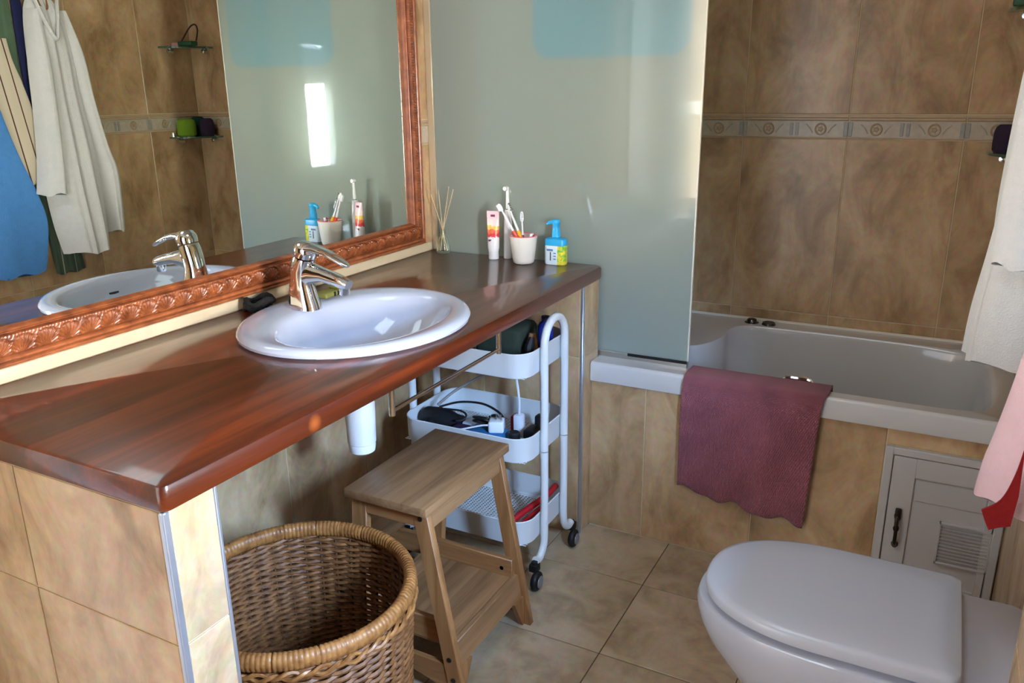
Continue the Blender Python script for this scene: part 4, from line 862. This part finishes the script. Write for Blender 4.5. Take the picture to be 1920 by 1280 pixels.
obj('woven_wall', bm, WICK, wk, kind='stuff')
for k in range(NS):
    a = 2 * PI * (k + 0.25) / NS; bm = bmesh.new()
    tube(bm, [(BC.x + rad(z) * math.cos(a), BC.y + rad(z) * math.sin(a), z) for z in (0.005, 0.15, 0.3, HB)], 0.0028, 5); obj('stake', bm, WD, wk)
bm = bmesh.new(); lathe(bm, [(0.0, 0.012), (RB - 0.004, 0.012), (RB - 0.004, 0.002), (0, 0.002)], BC, 40); obj('base', bm, WD, wk)
bm = bmesh.new(); NR = 960; rings = []
seg_t = []
random.seed(3)
while len(seg_t) < NR:
    n = random.randint(30, 60); tw = random.choice((0.0, 0.0006)); seg_t += [tw] * n + [-0.0012] * 2
for j in range(NR):
    a = 2 * PI * j / NR; wrap = 0.0012 * abs(math.sin(PI * j / 6.0)) + seg_t[j]
    ca, sa = math.cos(a), math.sin(a); rr = 0.0150 + wrap; cz = HB + 0.002
    rings.append([Vector((BC.x + (RT + 0.001 + rr * 0.85 * math.cos(t)) * ca, BC.y + (RT + 0.001 + rr * 0.85 * math.cos(t)) * sa, cz + rr * 1.12 * math.sin(t))) for t in [2 * PI * q / 10 for q in range(10)]])
R = [[bm.verts.new(p) for p in r] for r in rings]
for j in range(NR):
    A, B_ = R[j], R[(j + 1) % NR]
    for q in range(10): bm.faces.new((A[q], A[(q + 1) % 10], B_[(q + 1) % 10], B_[q]))
obj('wrapped_rim', bm, WRIM, wk, angle=80)
bm = bmesh.new()
for q in range(2):
    pts = [(BC.x + (RT + 0.008 + 0.004 * math.cos(26 * a + q * PI)) * math.cos(a), BC.y + (RT + 0.008 + 0.004 * math.cos(26 * a + q * PI)) * math.sin(a), HB - 0.022 - 0.006 * q + 0.005 * math.sin(26 * a + q * PI)) for a in [2 * PI * j / 200 for j in range(200)]]
    tube(bm, pts, 0.0045, 6, True)
obj('braid', bm, WRIM, wk)

# ------------------------------------------------------------------ toilet
to = thing('toilet', 'white back-to-wall toilet with its lid closed', 'toilet', (1.45, 1.475, 0))
def dshape(xf, xb, hw, yc=1.475, k=2.3, cr=0.02, n=40, taper=1.0):
    """front is a superellipse at xf, back straight at xb with small corners"""
    xm = xf + (xb - xf) * 0.52; pts = []
    for i in range(n + 1):
        a = -PI / 2 + PI * i / n; c, s = math.cos(a), math.sin(a)
        pts.append((xm - (xm - xf) * abs(c) ** (2 / k), yc + hw * math.copysign(abs(s) ** (2 / k), s)))
    hb_ = hw * taper
    for i in range(6): a = PI / 2 - PI / 2 * i / 5; pts.append((xb - cr + cr * math.cos(a), yc + hb_ - cr + cr * math.sin(a)))
    for i in range(6): a = -PI / 2 * i / 5; pts.append((xb - cr + cr * math.cos(a), yc - hb_ + cr + cr * math.sin(a)))
    return pts
def ringd(z, *a, **k): return [Vector((x, y, z)) for x, y in dshape(*a, **k)]
bm = bmesh.new()
loft(bm, [ringd(0.0, 1.36, 1.74, 0.115), ringd(0.03, 1.355, 1.74, 0.118), ringd(0.10, 1.34, 1.74, 0.12), ringd(0.18, 1.29, 1.74, 0.132), ringd(0.25, 1.225, 1.74, 0.150), ringd(0.31, 1.180, 1.74, 0.166), ringd(0.35, 1.162, 1.74, 0.174), ringd(0.385, 1.156, 1.74, 0.177), ringd(0.397, 1.160, 1.74, 0.174), ringd(0.401, 1.168, 1.738, 0.168)])
obj('bowl', bm, CERAMIC, to)
bm = bmesh.new(); loft(bm, [ringd(0.4015, 1.196, 1.61, 0.148), ringd(0.404, 1.190, 1.615, 0.154), ringd(0.4115, 1.190, 1.615, 0.154), ringd(0.4135, 1.194, 1.612, 0.150)]); obj('seat', bm, LID, to)
bm = bmesh.new(); loft(bm, [ringd(0.4140, 1.180, 1.626, 0.163), ringd(0.416, 1.174, 1.630, 0.169), ringd(0.432, 1.173, 1.630, 0.170), ringd(0.438, 1.177, 1.628, 0.166), ringd(0.442, 1.190, 1.62, 0.155), ringd(0.4445, 1.24, 1.59, 0.11), ringd(0.4455, 1.36, 1.52, 0.03)]); obj('lid', bm, LID, to)

# ------------------------------------------------------------------ bath mat over the rim
mt, nt, b = new_mat('pink_waffle_cotton'); N = nt.nodes.new; L = nt.links
tc = N('ShaderNodeTexCoord'); sx = N('ShaderNodeSeparateXYZ'); L.new(tc.outputs['UV'], sx.inputs[0])
nz = N('ShaderNodeTexNoise'); nz.inputs['Scale'].default_value = 9; L.new(tc.outputs['Object'], nz.inputs['Vector']); rp = N('ShaderNodeValToRGB'); rp.color_ramp.elements[0].position = 0.3; rp.color_ramp.elements[0].color = lin((140, 76, 90)); rp.color_ramp.elements[1].position = 0.7; rp.color_ramp.elements[1].color = lin((170, 96, 108)); L.new(nz.outputs['Fac'], rp.inputs['Fac']); L.new(rp.outputs['Color'], b.inputs['Base Color'])
def wv(out, s):
    a = N('ShaderNodeMath'); a.operation = 'MULTIPLY'; a.inputs[1].default_value = s; L.new(out, a.inputs[0]); w = N('ShaderNodeMath'); w.operation = 'SINE'; L.new(a.outputs[0], w.inputs[0]); return w.outputs[0]
mm = N('ShaderNodeMath'); mm.operation = 'MULTIPLY'; L.new(wv(sx.outputs['X'], 62 * 2 * PI), mm.inputs[0]); L.new(wv(sx.outputs['Y'], 74 * 2 * PI), mm.inputs[1])
bp = N('ShaderNodeBump'); bp.inputs['Strength'].default_value = 0.7; bp.inputs['Distance'].default_value = 0.003; L.new(mm.outputs[0], bp.inputs['Height']); L.new(bp.outputs[0], b.inputs['Normal']); b.inputs['Roughness'].default_value = 0.95; b.inputs['Sheen Weight'].default_value = 0.2
MAT = mt
bm = bmesh.new(); uvl = bm.loops.layers.uv.new('uv')
path = smooth_path([(2.300, 0.470, 0), (2.286, 0.54, 0), (2.276, 0.570, 0), (2.255, 0.5755, 0), (2.225, 0.576, 0), (2.203, 0.5735, 0), (2.192, 0.565, 0), (2.187, 0.545, 0), (2.185, 0.50, 0), (2.186, 0.40, 0), (2.188, 0.30, 0), (2.188, 0.20, 0)], 5)
nu = 70; grid = []
for i, p in enumerate(path):
    row = []
    for j in range(nu + 1):
        t = j / nu; f = i / (len(path) - 1)
        x0 = 0.902 + 0.004 * math.sin(f * 6); x1 = 1.296 - 0.010 * max(0, f - 0.3) - 0.045 * max(0, f - 0.45)
        x = x0 + (x1 - x0) * t
        y, z = p.x, p.y
        if z < 0.54 and i > 10:
            g = (0.54 - z) / 0.34
            zb_ = (0.222 - 0.045 * t - 0.010 * math.sin(t * PI) + 0.007 * math.sin(t * 17) + 0.004 * math.sin(t * 31)); z = 0.54 - (0.54 - zb_) * g
            y += -0.004 * g * math.sin(t * 9 + 1) - 0.003 * math.sin(t * 21) * g
        row.append(bm.verts.new((x, y, z)))
    grid.append(row)
for i in range(len(grid) - 1):
    for j in range(nu):
        f = bm.faces.new((grid[i][j], grid[i][j + 1], grid[i + 1][j + 1], grid[i + 1][j]))
        for lp, (a, c) in zip(f.loops, ((i, j), (i, j + 1), (i + 1, j + 1), (i + 1, j))): lp[uvl].uv = (c / nu, a / len(grid))
rg = obj('bath_mat', bm, MAT); tag(rg, 'dusty pink waffle bath mat draped over the bath rim', 'bath mat')
sm = rg.modifiers.new('thickness', 'SOLIDIFY'); sm.thickness = 0.006; sm.offset = 0

# ------------------------------------------------------------------ glass corner shelves
SHG = M('green_glass', (150, 190, 170), 0.05, trans=0.85, ior=1.45)
def shelf(z, label):
    o = thing('corner_shelf', label, 'shelf', (1.66, 2.81, z), 'glass corner shelves')
    bm = bmesh.new(); c = (XR - 0.002, YB - 0.002); pts = [c] + [(c[0] - 0.148 * math.sin(PI / 2 * k / 16), c[1] - 0.185 * math.cos(PI / 2 * k / 16)) for k in range(17)]
    loft(bm, [[Vector((x, y, zz)) for x, y in pts] for zz in (z, z + 0.008)]); obj('glass_plate', bm, SHG, o)
    for x, y, ax in ((XR - 0.012, 2.768, 'x'), (1.640, YB - 0.012, 'y')):
        bm = bmesh.new(); lathe(bm, [(0.0, -0.016), (0.010, -0.014), (0.012, 0.0), (0.012, 0.012)], (x, y, z - 0.012), 14, ax); box(bm, x - 0.008, x + 0.008, y - 0.008, y + 0.008, z - 0.004, z + 0.014, 0.002, 1); obj('bracket', bm, CHROME, o)
shelf(1.162, 'lower glass corner shelf carrying the bath sponges'); shelf(1.560, 'upper glass corner shelf carrying a looped cord')
def sponge(label, c, r, h, mat):
    bm = bmesh.new(); x, y, z = c
    rings = []
    for k, (s, zz) in enumerate(((0.80, 0.0), (0.98, 0.008), (1.0, 0.03), (0.98, h - 0.024), (0.86, h - 0.008), (0.6, h))):
        rings.append([Vector((x + r * s * math.cos(a) * (1 + 0.02 * math.sin(5 * a)), y + r * s * math.sin(a), z + zz)) for a in [2 * PI * q / 28 for q in range(28)]])
    loft(bm, rings); tag(obj('bath_sponge', bm, mat), label, 'sponge', 'bath sponges on the lower corner shelf')
SZ = 1.1705
sponge('lime green rounded bath sponge on the lower glass shelf', (1.690, 2.770, SZ), 0.043, 0.080, M('lime_sponge', (120, 160, 36), 0.9, bump=0.5, bscale=200))
sponge('dark green bath sponge in the corner of the lower glass shelf', (1.705, 2.853, SZ), 0.035, 0.086, M('dark_green_sponge', (24, 62, 50), 0.9, bump=0.5, bscale=200))
sponge('dark purple rounded bath sponge at the shelf edge nearest the bath tiles', (1.6375, 2.846, SZ), 0.0325, 0.080, M('purple_sponge', (52, 36, 58), 0.9, bump=0.5, bscale=200))
bm = bmesh.new(); lathe(bm, [(0.0, 0.0), (0.009, 0.0), (0.009, 0.018), (0.006, 0.02), (0.0, 0.02)], (1.728, 2.722, SZ), 12); tag(obj('cosmetic_jar', bm, CHROME), 'tiny chrome jar on the lower corner shelf', 'jar')
sh = thing('shower_brush', 'green and pink brush with a brown looped cord on the upper shelf', 'brush', (1.66, 2.80, 1.5685))
bm = bmesh.new(); box(bm, 1.60, 1.69, 2.775, 2.815, 1.5685, 1.590, 0.006, 2); obj('brush_body', bm, M('bottle_green', (36, 84, 58), 0.5), sh)
bm = bmesh.new(); box(bm, 1.692, 1.735, 2.78, 2.812, 1.5685, 1.586, 0.005, 2); obj('brush_end', bm, M('pale_pink', (216, 160, 160), 0.5), sh)
bm = bmesh.new(); tube(bm, smooth_path([(1.692, 2.80, 1.585), (1.67, 2.81, 1.62), (1.64, 2.82, 1.655), (1.615, 2.825, 1.66), (1.60, 2.82, 1.635), (1.605, 2.81, 1.59)], 6), 0.0035, 6); obj('cord', bm, M('brown_cord', (60, 36, 24), 0.7), sh)

# ------------------------------------------------------------------ robes and towels on the side wall
TERRY = M('white_terry', (228, 226, 224), 0.95, var=0.06, vscale=40, bump=0.5, bscale=260, sheen=0.3)
COTTON = M('white_cotton', (216, 216, 220), 0.9, var=0.05, vscale=30, bump=0.15, bscale=300)
BLUET = M('blue_terry', (92, 160, 236), 0.95, var=0.12, vscale=40, bump=0.45, bscale=300)
GREENF = M('green_flannel', (92, 116, 92), 0.9, var=0.15, vscale=30, bump=0.2)
NAVY = M('navy_cotton', (28, 34, 78), 0.9, var=0.1)
PINKT = M('pink_towel', (218, 184, 192), 0.95, var=0.08, vscale=30, bump=0.35, bscale=260); REDT = M('red_lining', (136, 14, 18), 0.9, bump=0.3, bscale=260)
def drape(bm, rows, nfold, amp, seed, nz=44, ny=44, xb=XR - 0.006, sharp=0.5):
    """rows top to bottom: (z, y0, y1, depth off the wall). A closed hanging cloth body with folds on its front"""
    rnd = random.Random(seed); ph = [rnd.uniform(0, 2 * PI) for _ in range(4)]; rings = []
    for i in range(nz + 1):
        f = i / nz; z, y0, y1, dp = interp(rows, f); ring = []
        for j in range(ny + 1):
            t = j / ny; e = max(0.0, math.sin(PI * t)) ** sharp
            w = math.sin(nfold * t * PI * 2 + ph[0] + 1.2 * f) + 0.55 * math.sin(nfold * 1.9 * t * PI * 2 + ph[1] - 0.8 * f) + 0.3 * math.sin(nfold * 3.3 * t * 2 * PI + ph[2] + 2 * f)
            ring.append(Vector((xb - 0.006 - (dp - 0.006) * e - amp * (0.35 + 0.65 * f) * w * e, y0 + (y1 - y0) * t + 0.3 * amp * math.sin(6 * f + ph[3]) * (1 if 0 < j < ny else 0), z + 0.006 * math.sin(4 * t * PI + ph[2]) * (f > 0.97))))
        for j in range(6):
            t = 1 - (j + 0.5) / 6; ring.append(Vector((xb - 0.002, y0 + (y1 - y0) * (0.05 + 0.9 * t), z)))
        rings.append(ring)
    loft(bm, rings)
def hook(y, z, label):
    o = thing('wall_hook', label, 'hook', (XR, y, z), 'hooks holding the robes')
    bm = bmesh.new(); lathe(bm, [(0.0, -0.012), (0.016, -0.010), (0.018, 0.0)], (XR, y, z), 14, 'x'); obj('plate', bm, CHROME, o)
    bm = bmesh.new(); tube(bm, smooth_path([(XR - 0.008, y, z), (XR - 0.045, y, z - 0.012), (XR - 0.06, y, z + 0.012)], 4), 0.005, 8); obj('prong', bm, CHROME, o)
# white robe
hook(2.15, 1.78, 'chrome wall hook holding the white robe')
wr = thing('white_robe', 'long white bathrobe hanging nearest the corner shelves', 'robe', (1.70, 2.17, 0.73))
bm = bmesh.new(); drape(bm, [(1.74, 2.12, 2.19, 0.03), (1.68, 2.09, 2.24, 0.055), (1.56, 2.075, 2.265, 0.075), (1.36, 2.065, 2.27, 0.085), (1.19, 2.055, 2.285, 0.095), (1.0, 2.05, 2.285, 0.11), (0.85, 2.06, 2.275, 0.125), (0.735, 2.08, 2.265, 0.128)], 2.4, 0.009, 11, xb=XR - 0.022); obj('robe_body', bm, TERRY, wr)
def sleeve(name, rows, seed, mat, parent, nf=1.3, amp=0.006, xb=XR - 0.04):
    bm = bmesh.new(); drape(bm, rows, nf, amp, seed, 34, 26, xb, 0.6); obj(name, bm, mat, parent)
sleeve('sleeve', [(1.68, 2.09, 2.13, 0.045), (1.50, 2.06, 2.135, 0.075), (1.30, 2.045, 2.13, 0.085), (1.12, 2.025, 2.12, 0.09), (0.985, 2.0, 2.115, 0.085)], 4, TERRY, wr)
sleeve('sleeve', [(1.68, 2.20, 2.245, 0.045), (1.52, 2.21, 2.285, 0.07), (1.34, 2.225, 2.295, 0.08), (1.16, 2.25, 2.325, 0.085), (1.06, 2.27, 2.358, 0.085), (0.93, 2.275, 2.36, 0.08), (0.80, 2.285, 2.352, 0.07)], 5, TERRY, wr)
bm = bmesh.new(); tube(bm, smooth_path([(1.672, 2.112, 1.715), (1.652, 2.125, 1.64), (1.640, 2.155, 1.57), (1.645, 2.175, 1.63), (1.665, 2.20, 1.715)], 6), 0.012, 8, flat=0.5); obj('collar', bm, TERRY, wr)
bm = bmesh.new(); tube(bm, smooth_path([(1.69, 2.13, 1.73), (1.675, 2.137, 1.69), (1.67, 2.150, 1.68), (1.675, 2.163, 1.69), (1.69, 2.17, 1.73)], 5), 0.004, 6); obj('hanging_loop', bm, M('tan_loop', (150, 96, 50), 0.7), wr)
# navy and green garments, striped shirt, blue towelling: all hang flat against the wall, layer over layer
hook(1.99, 1.80, 'chrome wall hook holding the green and navy garments')
def flat(bm, rows, nfold, amp, seed, xb): drape(bm, rows, nfold, amp, seed, 44, 36, xb, 0.28)
nv = thing('navy_robe', 'navy garment showing as a narrow strip beside the white robe', 'robe', (1.735, 2.07, 1.2))
bm = bmesh.new(); flat(bm, [(1.78, 2.058, 2.095, 0.012), (1.60, 2.054, 2.100, 0.013), (1.40, 2.050, 2.095, 0.013), (1.30, 2.052, 2.088, 0.013), (1.20, 2.056, 2.083, 0.012)], 1.0, 0.0015, 21, XR - 0.004); obj('robe_body', bm, NAVY, nv)
mt, nt, b = new_mat('dark_green_stripe'); N = nt.nodes.new; L = nt.links; tc = N('ShaderNodeTexCoord'); sx = N('ShaderNodeSeparateXYZ'); L.new(tc.outputs['Object'], sx.inputs[0])
def stripes(sep, per, width, c1, c2, bsdf, skew=0.0):
    ad_ = N('ShaderNodeMath'); ad_.operation = 'MULTIPLY_ADD'; ad_.inputs[1].default_value = skew; L.new(sep.outputs['Z'], ad_.inputs[0]); L.new(sep.outputs['Y'], ad_.inputs[2])
    a = N('ShaderNodeMath'); a.operation = 'DIVIDE'; a.inputs[1].default_value = per; L.new(ad_.outputs[0], a.inputs[0]); f = N('ShaderNodeMath'); f.operation = 'FRACT'; L.new(a.outputs[0], f.inputs[0]); l = N('ShaderNodeMath'); l.operation = 'LESS_THAN'; l.inputs[1].default_value = width; L.new(f.outputs[0], l.inputs[0])
    mx = N('ShaderNodeMix'); mx.data_type = 'RGBA'; L.new(l.outputs[0], mx.inputs['Factor']); mx.inputs['A'].default_value = lin(c1); mx.inputs['B'].default_value = lin(c2); L.new(mx.outputs['Result'], bsdf.inputs['Base Color']); bsdf.inputs['Roughness'].default_value = 0.9
stripes(sx, 0.055, 0.08, (66, 82, 66), (156, 164, 146), b); DGREEN = mt
gr = thing('green_robe', 'dark green striped robe showing below the white robe', 'robe', (1.735, 2.08, 0.64))
bm = bmesh.new(); flat(bm, [(1.19, 2.03, 2.10, 0.010), (1.0, 2.03, 2.13, 0.012), (0.80, 2.04, 2.165, 0.013), (0.65, 2.05, 2.18, 0.013)], 2.0, 0.002, 31, XR - 0.002); obj('robe_body', bm, DGREEN, gr)
gs = thing('green_jacket', 'grey green flannel jacket above the striped shirt', 'jacket', (1.735, 2.0, 1.22))
bm = bmesh.new(); flat(bm, [(1.79, 1.975, 2.045, 0.012), (1.68, 1.94, 2.052, 0.013), (1.5, 1.94, 2.050, 0.013), (1.38, 1.97, 2.046, 0.013), (1.22, 2.01, 2.042, 0.012)], 1.8, 0.002, 35, XR - 0.002); obj('jacket_body', bm, GREENF, gs)
mt, nt, b = new_mat('cream_stripe'); N = nt.nodes.new; L = nt.links; tc = N('ShaderNodeTexCoord'); sx = N('ShaderNodeSeparateXYZ'); L.new(tc.outputs['Object'], sx.inputs[0]); stripes(sx, 0.046, 0.11, (222, 208, 184), (96, 50, 44), b, 0.12); CREAM = mt
cs = thing('striped_shirt', 'cream shirt with brown stripes between blue towel and white robe', 'shirt', (1.73, 2.0, 1.02))
bm = bmesh.new(); flat(bm, [(1.57, 1.95, 2.005, 0.010), (1.49, 1.93, 2.015, 0.011), (1.40, 1.92, 2.040, 0.011), (1.26, 1.92, 2.066, 0.011), (1.12, 1.95, 2.070, 0.011), (1.02, 1.97, 2.050, 0.010)], 1.2, 0.001, 41, XR - 0.020); obj('shirt_body', bm, CREAM, cs)
bw = thing('blue_towel', 'sky blue towel hanging beside the cream striped shirt', 'towel', (1.715, 1.9, 0.68)); hook(1.90, 1.70, 'chrome wall hook holding the blue towel')
bm = bmesh.new(); flat(bm, [(1.69, 1.88, 1.92, 0.008), (1.56, 1.81, 1.895, 0.011), (1.38, 1.77, 1.912, 0.012), (1.17, 1.74, 1.955, 0.012), (0.98, 1.74, 2.012, 0.012), (0.86, 1.74, 2.028, 0.012), (0.68, 1.77, 1.990, 0.012)], 1.2, 0.001, 51, XR - 0.034); obj('towel_body', bm, BLUET, bw)
# pink towel with red lining over the toilet
hook(1.46, 1.50, 'chrome wall hook holding the pink towel')
pk = thing('pink_towel', 'pale pink towel with a red lining hanging above the toilet', 'towel', (1.69, 1.47, 0.67))
bm = bmesh.new(); drape(bm, [(1.46, 1.44, 1.49, 0.03), (1.30, 1.42, 1.53, 0.05), (1.10, 1.41, 1.57, 0.07), (0.90, 1.405, 1.585, 0.094), (0.80, 1.405, 1.59, 0.108), (0.75, 1.408, 1.59, 0.116), (0.692, 1.415, 1.585, 0.121)], 0.8, 0.004, 61, sharp=0.35); obj('towel_body', bm, PINKT, pk)
bm = bmesh.new(); edge = smooth_path([(1.664, 0.83, 0), (1.658, 0.775, 0), (1.645, 0.728, 0), (1.621, 0.705, 0)], 5) + [Vector((1.627, 0.690, 0)), Vector((1.635, 0.674, 0)), Vector((1.648, 0.681, 0)), Vector((1.664, 0.687, 0)), Vector((1.668, 0.74, 0))]
loft(bm, [[Vector((p.x, yy + 0.006 * math.sin((p.y - 0.66) * 18), p.y)) for p in edge] for yy in (1.392, 1.397)]); obj('lining', bm, REDT, pk, label='red lining turned out at the corner')
